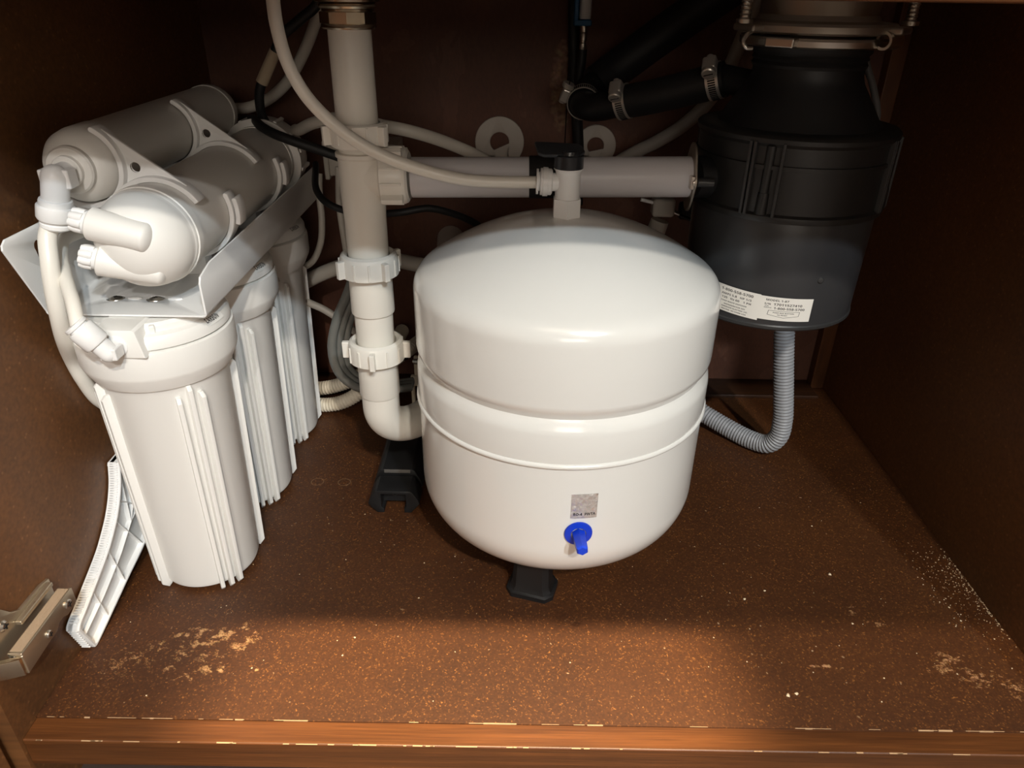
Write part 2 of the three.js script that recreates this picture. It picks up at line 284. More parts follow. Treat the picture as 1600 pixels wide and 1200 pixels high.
{ const { at: [x, y], w, h } = FILL_WALL_LAMP, z = 4.17, t = thing('added_fill_wall_light', 'added wide glowing panel on the far kitchen wall, fill light for the cabinet', 'lamp');
  mesh('frame', rbox(x - w / 2 - 0.03, x + w / 2 + 0.03, y - h / 2 - 0.03, y + h / 2 + 0.03, z, 4.2, 0.004), mat.room, t);
  const e = M([1, 1, 1], 0.5); e.emissive.setRGB(...FILL_WALL_LAMP.colour); e.emissiveIntensity = FILL_WALL_LAMP.power * 0.3;
  mesh('diffuser', rbox(x - w / 2, x + w / 2, y - h / 2, y + h / 2, z - 0.012, z + 0.004, 0.004), e, t); settle(t);
  const a = new THREE.RectAreaLight(new THREE.Color().setRGB(...FILL_WALL_LAMP.colour), FILL_WALL_LAMP.power, w, h);
  a.position.set(x, y, z - 0.02); a.lookAt(x, y, 0); scene.add(a);
}
// ---------------------------------------------------------------- storage tank
const TX = 0.048, TZ = 0.336, TR = 0.14;
{
  const t = thing('storage_tank', 'large round white steel water tank with a domed top in mid cabinet', 'tank');
  const at = (g) => g.translate(TX, 0, TZ);
  const dome = [], KR = 0.129;
  for (let i = 0; i <= 20; i++) { const r = KR * (1 - i / 20); dome.push([r, 0.3625 - 0.0445 * (r / KR) ** 2]); }
  const knuckle = []; for (let i = 0; i <= 14; i++) { const k = i / 14, q = 1 - k; knuckle.push([q * q * 0.14 + 2 * q * k * 0.14 + k * k * KR, q * q * 0.2985 + 2 * q * k * 0.3105 + k * k * 0.318]); }
  mesh('upper_shell', at(lathe([[0.1385, 0.187], [0.1396, 0.1885], [0.1402, 0.1955], [0.1402, 0.2195], [0.1392, 0.225], [0.136, 0.2295], [0.1346, 0.233], [0.1362, 0.237], [0.1394, 0.242], [0.14, 0.2465], ...knuckle, ...dome.slice(1)], 128, 0.7).rotateY(Math.PI)), mat.tank, t);
  const low = []; for (let i = 0; i <= 16; i++) { const a = R(90 * i / 16); low.push([0.088 + 0.0513 * Math.sin(a), 0.1 - 0.053 * Math.cos(a)]); }
  mesh('lower_shell', at(lathe([[0, 0.045], [0.04, 0.0455], ...low, [0.1393, 0.15], [0.1393, 0.187]], 128, 0.7).rotateY(Math.PI)), mat.tank, t);
  mesh('weld_bead', at(lathe(arc(0.1392, 0.19, 0.0027, -90, 90, 8), 160, 1)), mat.tank, t);
  // three flared black feet
  for (const a of [-16, 104, 224]) {
    const s = R(a), g = [];
    const pos = [], quad = [[0.017, 0.012], [0.0235, 0.0175]];
    const foot = new THREE.Shape(); const f = (w, d) => [V2(-w, -d * 0.6), V2(-w * 0.72, -d), V2(w * 0.72, -d), V2(w, -d * 0.6), V2(w, d * 0.6), V2(w * 0.72, d), V2(-w * 0.72, d), V2(-w, d * 0.6)];
    const ring = (w, d, y) => f(w, d).map((p) => [p.x, y, p.y]);
    const rs = [ring(0.0168, 0.0125, 0.055), ring(0.019, 0.0145, 0.012), ring(0.0215, 0.0165, 0.0065), ring(0.0242, 0.0188, 0.005), ring(0.0242, 0.0188, 0)];
    const idx = []; rs.flat().forEach((p) => pos.push(...p));
    for (let i = 0; i < rs.length - 1; i++) for (let j = 0; j < 8; j++) { const k = (j + 1) % 8, A = i * 8 + j, B = i * 8 + k; idx.push(A, B, A + 8, B, B + 8, A + 8); }
    const e = (rs.length - 1) * 8; for (let j = 1; j < 7; j++) idx.push(e, e + j, e + j + 1, 0, j + 1, j);
    const G = new THREE.BufferGeometry(); G.setAttribute('position', new THREE.Float32BufferAttribute(pos, 3)); G.setIndex(idx); G.computeVertexNormals();
    G.setAttribute('uv', new THREE.Float32BufferAttribute(new Float32Array(pos.length / 3 * 2), 2));
    g.push(crease(G, 0.5).rotateY(s).translate(TX + 0.087 * Math.sin(s), 0, TZ + 0.087 * Math.cos(s)));
    mesh('foot', g, mat.black, t);
  }
  // foil sticker wrapped on the shell and the blue cap of the air valve
  const foilTex = canvasTex(256, 256, (g, w, h) => {
    pixels(g, w, h, (x, y) => { const n = fbm(x / 30, y / 22, 91); const v = 205 + 40 * n; return [v, v - 4, v - 8]; });
    g.fillStyle = '#111'; g.font = 'bold 40px sans-serif'; g.fillText('RO-4', 22, 226); g.fillText('PWTA', 132, 226);
  });
  const foil = M([1, 1, 1], 0.3, { map: foilTex, metalness: 0.55, bumpMap: bumpWave, bumpScale: 0.002 });
  mesh('foil_sticker', at(lathe([[0.13985, 0.136], [0.13985, 0.162]], 10, 0.5, R(1.8), R(9.4))), foil, t);
  const a = R(5), n = V(Math.sin(a), 0, Math.cos(a)), p = V(TX + 0.138 * n.x, 0.1195, TZ + 0.138 * n.z);
  const c = mesh('valve_cap', [latheOn([[0, 0], [0.0118, 0.0008], [0.0126, 0.0018], [0.0122, 0.003], [0.0068, 0.0034]], p, n, 40)], mat.blue, t);
  const stem = new THREE.CylinderGeometry(0.0054, 0.0064, 0.021, 6, 1).translate(0, 0.0135, 0);
  const tip = new THREE.CylinderGeometry(0.0042, 0.0054, 0.0012, 6, 1).translate(0, 0.0246, 0);
  mesh('hex_stem', aim(crease(join([stem, tip]), 0.3).rotateY(R(10)), p, n), mat.blue, c);
  settle(t);
}
// ---------------------------------------------------------------- valve on the tank
{
  const t = thing('shutoff_valve', 'white plastic ball valve with a black lever screwed onto the tank top', 'valve'), x = 0.0455, z = TZ;
  mesh('hex_nut', crease(new THREE.CylinderGeometry(0.0132, 0.0134, 0.0165, 6, 1).translate(x, 0.3695, z), 0.3), mat.fitting, t);
  mesh('valve_body', lathe([[0, 0.376], [0.0104, 0.376], [0.0108, 0.379], [0.0108, 0.4], [0.0114, 0.4015], [0.0125, 0.4025], [0.0125, 0.4045], [0, 0.4045]], 48).translate(x, 0, z), mat.fitting, t);
  mesh('side_port', latheOn([[0, 0.008], [0.0077, 0.008], [0.0077, 0.0135], [0.0098, 0.0135], [0.0112, 0.0145], [0.0112, 0.0172], [0.0122, 0.0174], [0.0122, 0.0216], [0.0114, 0.0218], [0.0112, 0.0238], [0.008, 0.0242], [0.008, 0.0252], [0.0107, 0.0254], [0.0107, 0.0272], [0.006, 0.0274]], V(x, 0.391, z), V(-1, 0.02, 0)), mat.fitting, t);
  mesh('cap', lathe([[0, 0.4035], [0.0126, 0.4035], [0.0128, 0.4045], [0.0125, 0.414], [0.0118, 0.4146], [0, 0.4146]], 48).translate(x, 0, z), mat.lever, t);
  const s = poly([[-0.026, -0.006], [-0.021, -0.0085], [0.009, -0.0085], [0.0135, -0.003], [0.0115, 0.0035], [0.008, 0.0065], [-0.0275, 0.0085], [-0.029, 0.0075]]);
  const lv = extrude(s, 0.0035, 0.0008).rotateX(-R(62)).translate(x - 0.0005, 0.4165, z - 0.002);
  mesh('lever', [lv, rod(V(x, 0.413, z), V(x, 0.4175, z), 0.0085, 0.0075, 24)], mat.lever, t);
  settle(t);
}
// ---------------------------------------------------------------- drain pipe with its trap
const PX = -0.142, PZ = 0.29;
function slipNut(parent, p, d, r, h, lugs, turn, m = mat.pvcNut) {
  const pr = [[r - 0.0058, 0.001], [r - 0.0025, 0], [r, 0.0015], [r, h - 0.006], [r - 0.0015, h - 0.002], [r - 0.0045, h], [r - 0.0075, h - 0.002], [r - 0.008, h - 0.006], [r - 0.008, 0.004]];
  const g = [lathe(pr, 64, 0.6)];
  for (let i = 0; i < 12; i++) { if (i % (12 / lugs) === 0) continue; g.push(rbox(r - 0.003, r + 0.0011, 0.002, h - 0.005, -0.0012, 0.0012, 0.0005, 1).rotateY(turn + i / 12 * 6.2832)); }
  for (let i = 0; i < lugs; i++) g.push(rbox(r - 0.004, r + 0.0065, 0.002, h - 0.004, -0.0028, 0.0028, 0.001, 2).rotateY(turn + i / lugs * 6.2832));
  return mesh('slip_nut', g.map((k) => aim(k, p, d)), m, parent);
}
{
  const t = thing('drain_trap', 'upright white plastic sink drain with slip nuts and curved trap left of the tank', 'pipe');
  const up = (g) => g.translate(PX, 0, PZ), Y = V(0, 1, 0);
  mesh('strainer_nut', [up(lathe([[0.018, 0.5055], [0.0222, 0.5057], [0.0231, 0.507], [0.0229, 0.5092], [0.0222, 0.5102], [0.0222, 0.5185], [0.0216, 0.5192], [0.0216, 0.5205], [0.0236, 0.5212], [0.0245, 0.5228], [0.0238, 0.5246], [0.0226, 0.5252], [0.027, 0.5262], [0.028, 0.53], [0.028, 0.56], [0.018, 0.56]], 64)), up(crease(new THREE.CylinderGeometry(0.0243, 0.0243, 0.0082, 10, 1).rotateY(R(8)).translate(0, 0.5143, 0), 0.3))], mat.brass, t);
  mesh('tailpiece', up(lathe([[0, 0.385], [0.0188, 0.385], [0.0186, 0.44], [0.0183, 0.5092], [0, 0.5092]], 64)), mat.pvc, t);
  slipNut(t, V(PX, 0.4315, PZ), V(0, -1, 0), 0.0262, 0.0225, 3, R(-28));
  const branch = latheOn([[0.0165, 0], [0.0198, 0.004], [0.0203, 0.012], [0.0203, 0.034], [0.0188, 0.035], [0, 0.035]], V(PX, 0.384, PZ), V(1, 0, 0));
  mesh('tee', [up(lathe([[0, 0.405], [0.0188, 0.4058], [0.0222, 0.405], [0.0222, 0.4018], [0.0206, 0.4], [0.0205, 0.36], [0.0198, 0.345], [0.0196, 0.29], [0, 0.29]], 64)), branch], mat.pvc, t);
  slipNut(t, V(PX + 0.0185, 0.384, PZ), V(1, 0.01, 0), 0.0258, 0.026, 4, R(35));
  slipNut(t, V(PX, 0.2872, PZ), Y, 0.0284, 0.0235, 4, R(40));
  mesh('coupling', up(lathe([[0, 0.25], [0.0214, 0.2482], [0.0217, 0.2495], [0.0212, 0.289], [0, 0.29]], 64)), mat.pvc, t);
  mesh('trap_inlet', up(lathe([[0, 0.2], [0.0192, 0.2], [0.0194, 0.249], [0, 0.25]], 64)), mat.pvc, t);
  slipNut(t, V(PX, 0.1938, PZ), Y, 0.0288, 0.024, 4, R(2));
  mesh('trap_collar', up(lathe([[0.012, 0.154], [0.0207, 0.1528], [0.0213, 0.1545], [0.0208, 0.195], [0.012, 0.196]], 64)), mat.pvc, t);
  const c = [], q = V(0.625, 0, -0.781), br = 0.0576;
  class Bend extends THREE.Curve { getPoint(k, o = new THREE.Vector3()) { const l1 = 0.024, ry = 0.042, l2 = Math.PI * br, l3 = 0.06, s = k * (l1 + l2 + l3); let u = 0, y; if (s < l1) y = 0.16 - s; else if (s < l1 + l2) { const a = (s - l1) / br; u = br - br * Math.cos(a); y = 0.16 - l1 - ry * Math.sin(a); } else { u = 2 * br; y = 0.16 - l1 + (s - l1 - l2); } return o.set(PX + q.x * u, y, PZ + q.z * u); } }
  mesh('trap_bend', sweep(new Bend(), 0.0199, 90, 40), mat.pvc, t);
  const e = V(PX + q.x * 2 * br, 0.18, PZ + q.z * 2 * br);
  slipNut(t, V(e.x, 0.185, e.z), Y, 0.0284, 0.0235, 4, R(20));
  mesh('waste_arm', sweep([[e.x, 0.19, e.z], [e.x, 0.21, e.z], [e.x - 0.004, 0.222, e.z - 0.03], [e.x - 0.01, 0.223, 0.1], [e.x - 0.02, 0.223, -0.03]], 0.019, 60, 32), mat.pvc, t);
  settle(t);
}
{ // horizontal waste pipe to the disposer
  const t = thing('waste_pipe', 'grey white horizontal waste pipe running behind the tank valve to the dark disposer', 'pipe');
  mesh('pipe', latheOn([[0, 0], [0.0181, 0], [0.0182, 0.255], [0.0176, 0.2578], [0.012, 0.2585], [0, 0.2585]], V(-0.0955, 0.3825, PZ), V(0.2585, 0.0045, 0)), mat.pvcGrey, t);
  mesh('rubber_sleeve', latheOn([[0.0178, 0], [0.0188, 0.0005], [0.019, 0.002], [0.019, 0.033], [0.0178, 0.0345]], V(0.0125, 0.3845, PZ), V(1, 0.017, 0)), mat.rubber, t);
  const s = new THREE.Shape(); s.moveTo(0.0, 0.031); s.quadraticCurveTo(0.008, 0.031, 0.014, 0.022); s.lineTo(0.024, 0.004); s.quadraticCurveTo(0.026, 0, 0.024, -0.004); s.lineTo(0.014, -0.022); s.quadraticCurveTo(0.008, -0.031, 0, -0.031); s.quadraticCurveTo(-0.008, -0.031, -0.014, -0.022); s.lineTo(-0.024, -0.004); s.quadraticCurveTo(-0.026, 0, -0.024, 0.004); s.lineTo(-0.014, 0.022); s.quadraticCurveTo(-0.008, 0.031, 0, 0.031);
  mesh('flange', extrude(s, 0.0022, 0.0005).rotateY(R(90)).translate(0.1605, 0.3868, PZ), mat.steelDull, t);
  for (const k of [-1, 1]) mesh('screw', [latheOn([[0.0045, 0], [0.0045, 0.0015], [0.003, 0.0032], [0, 0.0034]], V(0.1605, 0.3868, PZ + k * 0.0205), V(-1, 0, 0), 20), rbox(0.1568, 0.1606, 0.3868 - 0.0058, 0.3868 + 0.0058, PZ + k * 0.0205 - 0.0038, PZ + k * 0.0205 + 0.0038, 0.0008, 1)], mat.steel, t);
  settle(t);
}
// ---------------------------------------------------------------- disposer under the second bowl
const DX = 0.252, DZ = 0.285;
{
  const t = thing('waste_disposer', 'dark grey food waste disposer with printed label hanging at the right behind the tank', 'disposer');
  const at = (g) => g.translate(DX, 0, DZ);
  mesh('motor_shell', at(lathe([[0, 0.262], [0.02, 0.2625], [0.07, 0.264], [0.0775, 0.2655], [0.0795, 0.268], [0.0803, 0.272], [0.0818, 0.366], [0.0805, 0.3705], [0.078, 0.372], [0, 0.372]], 96).rotateY(Math.PI)), mat.motor, t);
  mesh('shell_rim', at(lathe([[0.0798, 0.2665], [0.0812, 0.268], [0.0812, 0.2705], [0.08, 0.272]], 96)), mat.edge, t);
  mesh('upper_housing', at(lathe([[0, 0.366], [0.086, 0.366], [0.0865, 0.368], [0.0862, 0.371], [0.0838, 0.373], [0.0838, 0.427], [0.0865, 0.43], [0.0866, 0.4335], [0.0845, 0.4355], [0.078, 0.437], [0, 0.437]], 96)), mat.upper, t);
  for (const y of [0.411]) mesh('band', at(lathe([[0.083, y - 0.0022], [0.0856, y - 0.0016], [0.0856, y + 0.0016], [0.083, y + 0.0022]], 96)), mat.upper, t);
  for (let i = 0; i < 4; i++) {   // upright ribs in pairs with a bolt boss between them
    const a = R(-31 + i * 88), g = [];
    for (const k of [-0.19, -0.145, 0.125]) g.push(rbox(-0.0013, 0.0013, 0.371, 0.431, 0.083, 0.0882, 0.0005, 1).rotateY(a + k));
    mesh('rib', at(join(g)), mat.edge, t);
    mesh('bolt_boss', [rod(V(0, 0.372, 0.0825), V(0, 0.39, 0.0825), 0.0055, 0.005, 16), rod(V(0, 0.39, 0.0828), V(0, 0.428, 0.0828), 0.0042, 0.0042, 12)].map((k) => at(k.rotateY(a))), mat.upper, t);
  }
  mesh('grind_chamber', at(lathe([[0, 0.43], [0.0745, 0.43], [0.072, 0.4345], [0.0665, 0.4415], [0.06, 0.452], [0.0535, 0.462], [0.0482, 0.47], [0.0462, 0.476], [0.0458, 0.484], [0, 0.484]], 80, 0.8)), mat.black, t);
  mesh('rubber_collar', at(lathe([[0.04, 0.482], [0.0468, 0.482], [0.0478, 0.4845], [0.0462, 0.487], [0.048, 0.489], [0.0466, 0.4915], [0.049, 0.494], [0.05, 0.499], [0.04, 0.5]], 80, 0.8)), mat.rubber, t);
  const lugs = (m, r, a0) => { const g = []; for (let i = 0; i < 3; i++) g.push(m(r).rotateY(R(a0 + i * 120))); return g; };
  mesh('lower_ring', [lathe([[0.05, 0.499], [0.059, 0.4985], [0.0605, 0.4998], [0.061, 0.504], [0.06, 0.506], [0.05, 0.5065]], 80), ...lugs((r) => rbox(-0.012, 0.012, 0.499, 0.5065, r - 0.006, r + 0.008, 0.0015), 0.06, 78)].map(at), mat.steel, t);
  mesh('upper_ring', [lathe([[0.048, 0.509], [0.0625, 0.5085], [0.0642, 0.51], [0.0642, 0.5145], [0.0625, 0.5165], [0.05, 0.518], [0.0475, 0.522], [0.0475, 0.56], [0.04, 0.56]], 80), ...lugs((r) => rbox(-0.014, 0.014, 0.5095, 0.515, r - 0.008, r + 0.0115, 0.002), 0.0615, -70)].map(at), mat.steelDull, t);
  for (const [dx, dz] of [[-0.067, 0.022], [0.069, 0.02], [0, -0.07]]) { const g = []; g.push(rod(V(DX + dx, 0.515, DZ + dz), V(DX + dx, 0.56, DZ + dz), 0.0042, 0.0042, 14)); for (let i = 0; i < 14; i++) g.push(lathe([[0.0042, 0], [0.0048, 0.0008], [0.0042, 0.0016]], 14).translate(DX + dx, 0.518 + i * 0.003, DZ + dz)); g.push(new THREE.CylinderGeometry(0.0068, 0.0068, 0.003, 24).translate(DX + dx, 0.5168, DZ + dz)); mesh('mounting_bolt', g, mat.steel, t); }
  // rolled loop of the lock ring on the right and its hook on the left
  { const a = R(38), n = V(Math.sin(a), 0, Math.cos(a)), p = V(DX + 0.0605 * n.x, 0.5052, DZ + 0.0605 * n.z);
    mesh('roll_loop', [latheOn([[0.0048, 0], [0.0068, 0], [0.0068, 0.02], [0.0048, 0.02], [0.0048, 0]], p.clone().addScaledVector(V(Math.cos(a), 0, -Math.sin(a)), -0.004).addScaledVector(n, 0.003), V(Math.cos(a), 0, -Math.sin(a)), 28)], mat.steel, t);
    mesh('hook', sweep([[0.1925, 0.5105, 0.311], [0.1865, 0.507, 0.314], [0.184, 0.502, 0.316], [0.187, 0.4975, 0.317], [0.192, 0.497, 0.3165]], 0.0018, 24, 10), mat.steel, t); }
  // label: two printed blocks on one strip
  const tex = canvasTex(1400, 460, (g, w, h) => {
    g.fillStyle = '#e6e2da'; g.fillRect(0, 0, w, h); g.fillStyle = '#2b2827'; g.textBaseline = 'alphabetic';
    const T = (s, x, y, f, wd) => { g.font = f; if (wd) g.fillText(s, x, y, wd); else g.fillText(s, x, y); };
    T('FOR', 30, 62, 'bold 28px sans-serif'); T('SERVICE', 22, 96, 'bold 28px sans-serif', 104); T('TYPE 0', 20, 132, 'bold 30px sans-serif', 110);
    T('1-800-558-5700', 160, 92, 'bold 62px sans-serif', 440);
    T('AMPS 5.8', 170, 166, 'bold 50px sans-serif', 220); T('HP 1/3', 425, 166, 'bold 50px sans-serif', 160);
    T('VOLTS 120', 16, 230, 'bold 50px sans-serif', 250); T('Hz 60', 300, 230, 'bold 50px sans-serif', 130); T('1 PH', 476, 230, 'bold 50px sans-serif', 110);
    T('LISTED', 16, 272, 'bold 30px sans-serif', 110); T('FOOD WASTE DISPOSER', 170, 286, 'italic bold 32px sans-serif', 400);
    g.lineWidth = 7; g.strokeStyle = '#2b2827'; g.beginPath(); g.arc(58, 330, 38, 0, 6.3); g.stroke(); T('UL', 34, 344, 'bold 40px sans-serif', 48); T('81 7L', 22, 416, 'bold 30px sans-serif', 80);
    T('INSINKERATOR DIV', 220, 340, 'bold 32px sans-serif', 320); T('EMERSON ELECTRIC CO.', 190, 386, 'bold 32px sans-serif', 400); T('RACINE, WI 53406 USA', 196, 432, 'bold 32px sans-serif', 380);
    T('MODEL 1-87', 760, 84, 'bold 54px sans-serif', 330); T('S/N', 750, 162, 'bold 50px sans-serif', 90); T('17011527410', 870, 164, 'bold 64px sans-serif', 430);
    T('FOR', 760, 196, 'bold 26px sans-serif'); T('SERVICE', 750, 226, 'bold 26px sans-serif', 100); T('1-800-558-5700', 880, 238, 'bold 60px sans-serif', 430);
    g.beginPath(); g.moveTo(820, 268); g.lineTo(1240, 268); g.lineTo(1232, 352); g.lineTo(1030, 398); g.lineTo(812, 352); g.closePath(); g.lineWidth = 6; g.stroke();
    T('PUSH RED BUTTON', 880, 316, 'bold 32px sans-serif', 300); T('TO RESET', 940, 358, 'bold 32px sans-serif', 170);
  });
  const paper = M([1, 1, 1], 0.4, { map: tex });
  const strip = (u0, u1, a0, a1, y0, y1, y0b, y1b) => {   // piece of the strip on the shell, its lower edge running from y0 to y0b
    const n = 14, pos = [], uv = [], idx = [], nor = [];
    for (let i = 0; i <= n; i++) { const k = i / n, a = R(a0 + (a1 - a0) * k); for (let j = 0; j < 2; j++) { const y = j ? y1 + (y1b - y1) * k : y0 + (y0b - y0) * k, r = 0.0816 + (y - 0.272) * 0.016; pos.push(DX + r * Math.sin(a), y, DZ + r * Math.cos(a)); nor.push(Math.sin(a), 0, Math.cos(a)); uv.push(u0 + (u1 - u0) * k, j); } }
    for (let i = 0; i < n; i++) { const a = i * 2; idx.push(a, a + 2, a + 1, a + 1, a + 2, a + 3); }
    const g = new THREE.BufferGeometry(); g.setAttribute('position', new THREE.Float32BufferAttribute(pos, 3)); g.setAttribute('normal', new THREE.Float32BufferAttribute(nor, 3)); g.setAttribute('uv', new THREE.Float32BufferAttribute(uv, 2)); g.setIndex(idx); return g;
  };
  mesh('rating_label', [strip(0, 0.49, -55, -21.5, 0.2785, 0.3035, 0.2755, 0.3005), strip(0.49, 1, -21.8, 11, 0.2775, 0.3, 0.2765, 0.2985)], paper, t);
  mesh('dent_mark', lathe([[0, 0], [0.0022, 0.0004], [0.003, 0.0012]], 16).applyQuaternion(new THREE.Quaternion().setFromUnitVectors(V(0, 1, 0), V(0.1, 0, -1).normalize())).translate(DX + 0.018, 0.316, DZ + 0.0808), mat.edge, t);
  // the body is a little larger and hangs a little further back than first drawn
  { const K = 1.0337, m4 = new THREE.Matrix4().makeTranslation(0.2605, 0.2526, 0.262).scale(V(K, K, K)).multiply(new THREE.Matrix4().makeTranslation(-DX, -0.262, -DZ)); for (const c of t.children) c.geometry.applyMatrix4(m4); }
  // dishwasher inlet and outlet stubs
  mesh('hose_inlet', rod(V(0.228, 0.4585, 0.232), V(0.2, 0.463, 0.195), 0.0135, 0.0125, 32), mat.black, t);
  mesh('outlet', rod(V(0.163, 0.387, PZ), V(0.2, 0.385, 0.276), 0.0185, 0.02, 40), mat.black, t);
  mesh('flange_bolt', [rod(V(0.1635, 0.3868, PZ + 0.0205), V(0.178, 0.3868, PZ + 0.0205), 0.0042, 0.0042, 16)], mat.edge, t);
  settle(t);
}
single('power_cord', sweep([[0.318, 0.56, 0.22], [0.322, 0.52, 0.215], [0.333, 0.483, 0.21], [0.35, 0.455, 0.205], [0.362, 0.43, 0.2], [0.364, 0.4, 0.19], [0.35, 0.36, 0.16], [0.34, 0.3, 0.1]], 0.0034, 70, 12), M([0.09, 0.085, 0.08], 0.45), 'thin dark grey cord curving down on the right of the disposer', 'cord');
// ---------------------------------------------------------------- black hose to the disposer
function hoseClamp(label, p, d, r, turn) {
  const t = thing('hose_clamp', label, 'hose clamp', 'steel worm clamps on the black hose');
  const put = (g) => aim(g.rotateY(turn), p, d);
  mesh('band', put(lathe([[r, -0.0062], [r + 0.0009, -0.0062], [r + 0.0009, 0.0062], [r, 0.0062], [r, -0.0062]], 64)), mat.clampSteel, t);
  const s = []; for (let i = -14; i <= 9; i++) s.push(rbox(-0.0007, 0.0007, -0.0036, 0.0036, r + 0.0003, r + 0.0012, 0.0002, 1).rotateY(R(i * 7 + 70)));
  const sl = mesh('slots', s.map(put), mat.dark, t); sl.userData = { kind: 'stuff' };
  mesh('worm_housing', put(rbox(-0.0075, 0.0075, -0.0068, 0.0068, r, r + 0.0095, 0.0022, 2)), mat.clampSteel, t);
  const w = mesh('worm_screw', [put(rod(V(-0.0095, 0, r + 0.0052), V(0.0085, 0, r + 0.0052), 0.0036, 0.0036, 18)), put(latheOn([[0, 0], [0.0066, 0], [0.0068, 0.001], [0.0068, 0.0042], [0.0058, 0.0052], [0, 0.0054]], V(0.0078, 0, r + 0.0052), V(1, 0, 0), 24))], mat.clampSteel, t);
  mesh('screw_slot', put(rbox(0.0122, 0.0134, -0.0045, 0.0045, r + 0.0046, r + 0.0058, 0.0002, 1)), mat.dark, w);
  return settle(t);
}
{
  const h0 = V(0.108, 0.4315, 0.15), h1 = V(0.205, 0.462, 0.2), d = h1.clone().sub(h0).normalize();
  single('drain_hose', [sweep([h0.toArray(), h0.clone().lerp(h1, 0.33).add(V(0, -0.0015, 0)).toArray(), h0.clone().lerp(h1, 0.66).add(V(0, -0.001, 0)).toArray(), h1.toArray()], 0.0168, 40, 36)], mat.rubber, 'short thick black rubber hose between two steel clamps left of the disposer', 'hose');
  single('hose_elbow', sweep([[0.116, 0.434, 0.155], [0.1, 0.4285, 0.1455], [0.086, 0.425, 0.136], [0.0755, 0.425, 0.122], [0.0735, 0.4285, 0.104], [0.081, 0.434, 0.086], [0.093, 0.4425, 0.075]], (s, k) => 0.0136 + 0.002 * (k > 0.55) + 0.0012 * Math.sin(k * 3), 60, 32), mat.black, 'black elbow joining the hoses in front of the back panel', 'elbow');
  single('rear_hose', sweep([[0.09, 0.4405, 0.077], [0.11, 0.454, 0.066], [0.15, 0.483, 0.06], [0.195, 0.515, 0.062], [0.25, 0.553, 0.07]], 0.0205, 50, 32), mat.rubber, 'thick black hose slanting up in the shadow behind the disposer mount', 'hose');
  hoseClamp('bright steel clamp on the left end of the short black hose', V(0.1135, 0.4333, 0.1532), d, 0.017, R(-70));
  hoseClamp('steel clamp on the right end of the short black hose beside the disposer', V(0.1965, 0.4595, 0.1955), d, 0.017, R(-75));
  hoseClamp('steel clamp turned on edge around the black elbow by the back panel crack', V(0.0745, 0.427, 0.112), V(0.1, 0.22, -1), 0.0172, R(-75));
}
// ---------------------------------------------------------------- three filter housings in a row
const UX = -0.315, UZ = [0.387, 0.2565, 0.126];
{
  const t = new THREE.Group(); t.name = numbered('filter_housing'); scene.add(t);
  tag(t, 'front white filter housing of the three under the bracket, with an elbow on its cap', 'filter housing', 'filter housings under the bracket');
  const capPr = [[0, 0.2965], [0.052, 0.2965], [0.0545, 0.294], [0.0555, 0.2895], [0.0605, 0.2878], [0.0628, 0.284], [0.0632, 0.2775], [0.061, 0.276], [0, 0.276]].reverse();
  const cap = mesh('cap', lathe(capPr, 96, 0.5), mat.housing, t);
  for (const a of [0, Math.PI]) {
    const s = poly([[-0.0215, 0.2735], [0.0215, 0.2735], [0.0175, 0.2965], [0.015, 0.2982], [-0.015, 0.2982], [-0.0175, 0.2965]]);
    mesh('port_block', extrude(s, 0.034, 0.0012).translate(0, 0, 0.0325).rotateY(a), mat.housing, cap);
  }
  for (const a of [25, 130]) { // raised arched webs on the cap
    mesh('web', rbox(-0.0022, 0.0022, 0.283, 0.2955, 0.02, 0.057, 0.001).rotateY(R(a)), mat.housing, cap);
  }
  const txt = canvasTex(256, 64, (g, w, h) => { g.fillStyle = '#ebe9e4'; g.fillRect(0, 0, w, h); g.fillStyle = '#15140f'; g.font = 'bold 46px sans-serif'; g.fillText('CARBON', 8, 48, 240); });
  mesh('print', lathe([[0.0633, 0.2838], [0.061, 0.2883], [0.056, 0.2901]], 12, 1, R(66), R(21)), M([1, 1, 1], 0.42, { map: txt }), cap);
  mesh('collar', lathe([[0.05, 0.24], [0.0585, 0.2375], [0.0643, 0.2492], [0.0651, 0.2525], [0.0651, 0.2715], [0.0645, 0.2745], [0.063, 0.2752], [0.05, 0.2752]], 96, 0.5), mat.housing, t);
  mesh('sump', lathe([[0, 0.0022], [0.036, 0.0022], [0.0425, 0.0032], [0.0465, 0.0065], [0.0482, 0.0115], [0.0535, 0.23], [0.0572, 0.2385], [0.05, 0.24], [0, 0.24]], 96, 0.5), mat.housing, t);
  const taper = Math.atan((0.0535 - 0.0482) / 0.2185);
  const rg = (h0, h1) => { const s = poly([[0.0455, h0 + 0.003], [0.0495, h0], [0.0535 + 0.0015, h0 + 0.006], [0.0595 + 0.0008, h1 - 0.004], [0.0565, h1], [0.051, h1]]); return extrude(s, 0.0042, 0.0009, 2).translate(0, 0, -0.0021).rotateY(R(-90)); };
  const longRib = rg(0, 0.236), shortRib = rg(0.0005, 0.226);
  for (let c = 0; c < 4; c++) for (const k of [-1, 0, 1]) { const r = mesh('rib', k ? shortRib : longRib, mat.housingRib, t); r.rotation.y = R(42 + c * 90 + k * 10); }
  t.position.set(UX, 0, UZ[0]);
  const names = ['middle white filter housing of the three, half hidden behind the front one', 'rear white filter housing of the three, next to the upright drain'];
  [1, 2].forEach((i) => { const c = t.clone(); c.name = numbered('filter_housing'); scene.add(c); c.position.set(UX, 0, UZ[i]); c.userData = { label: names[i - 1], category: 'filter housing', group: 'filter housings under the bracket' }; });
}
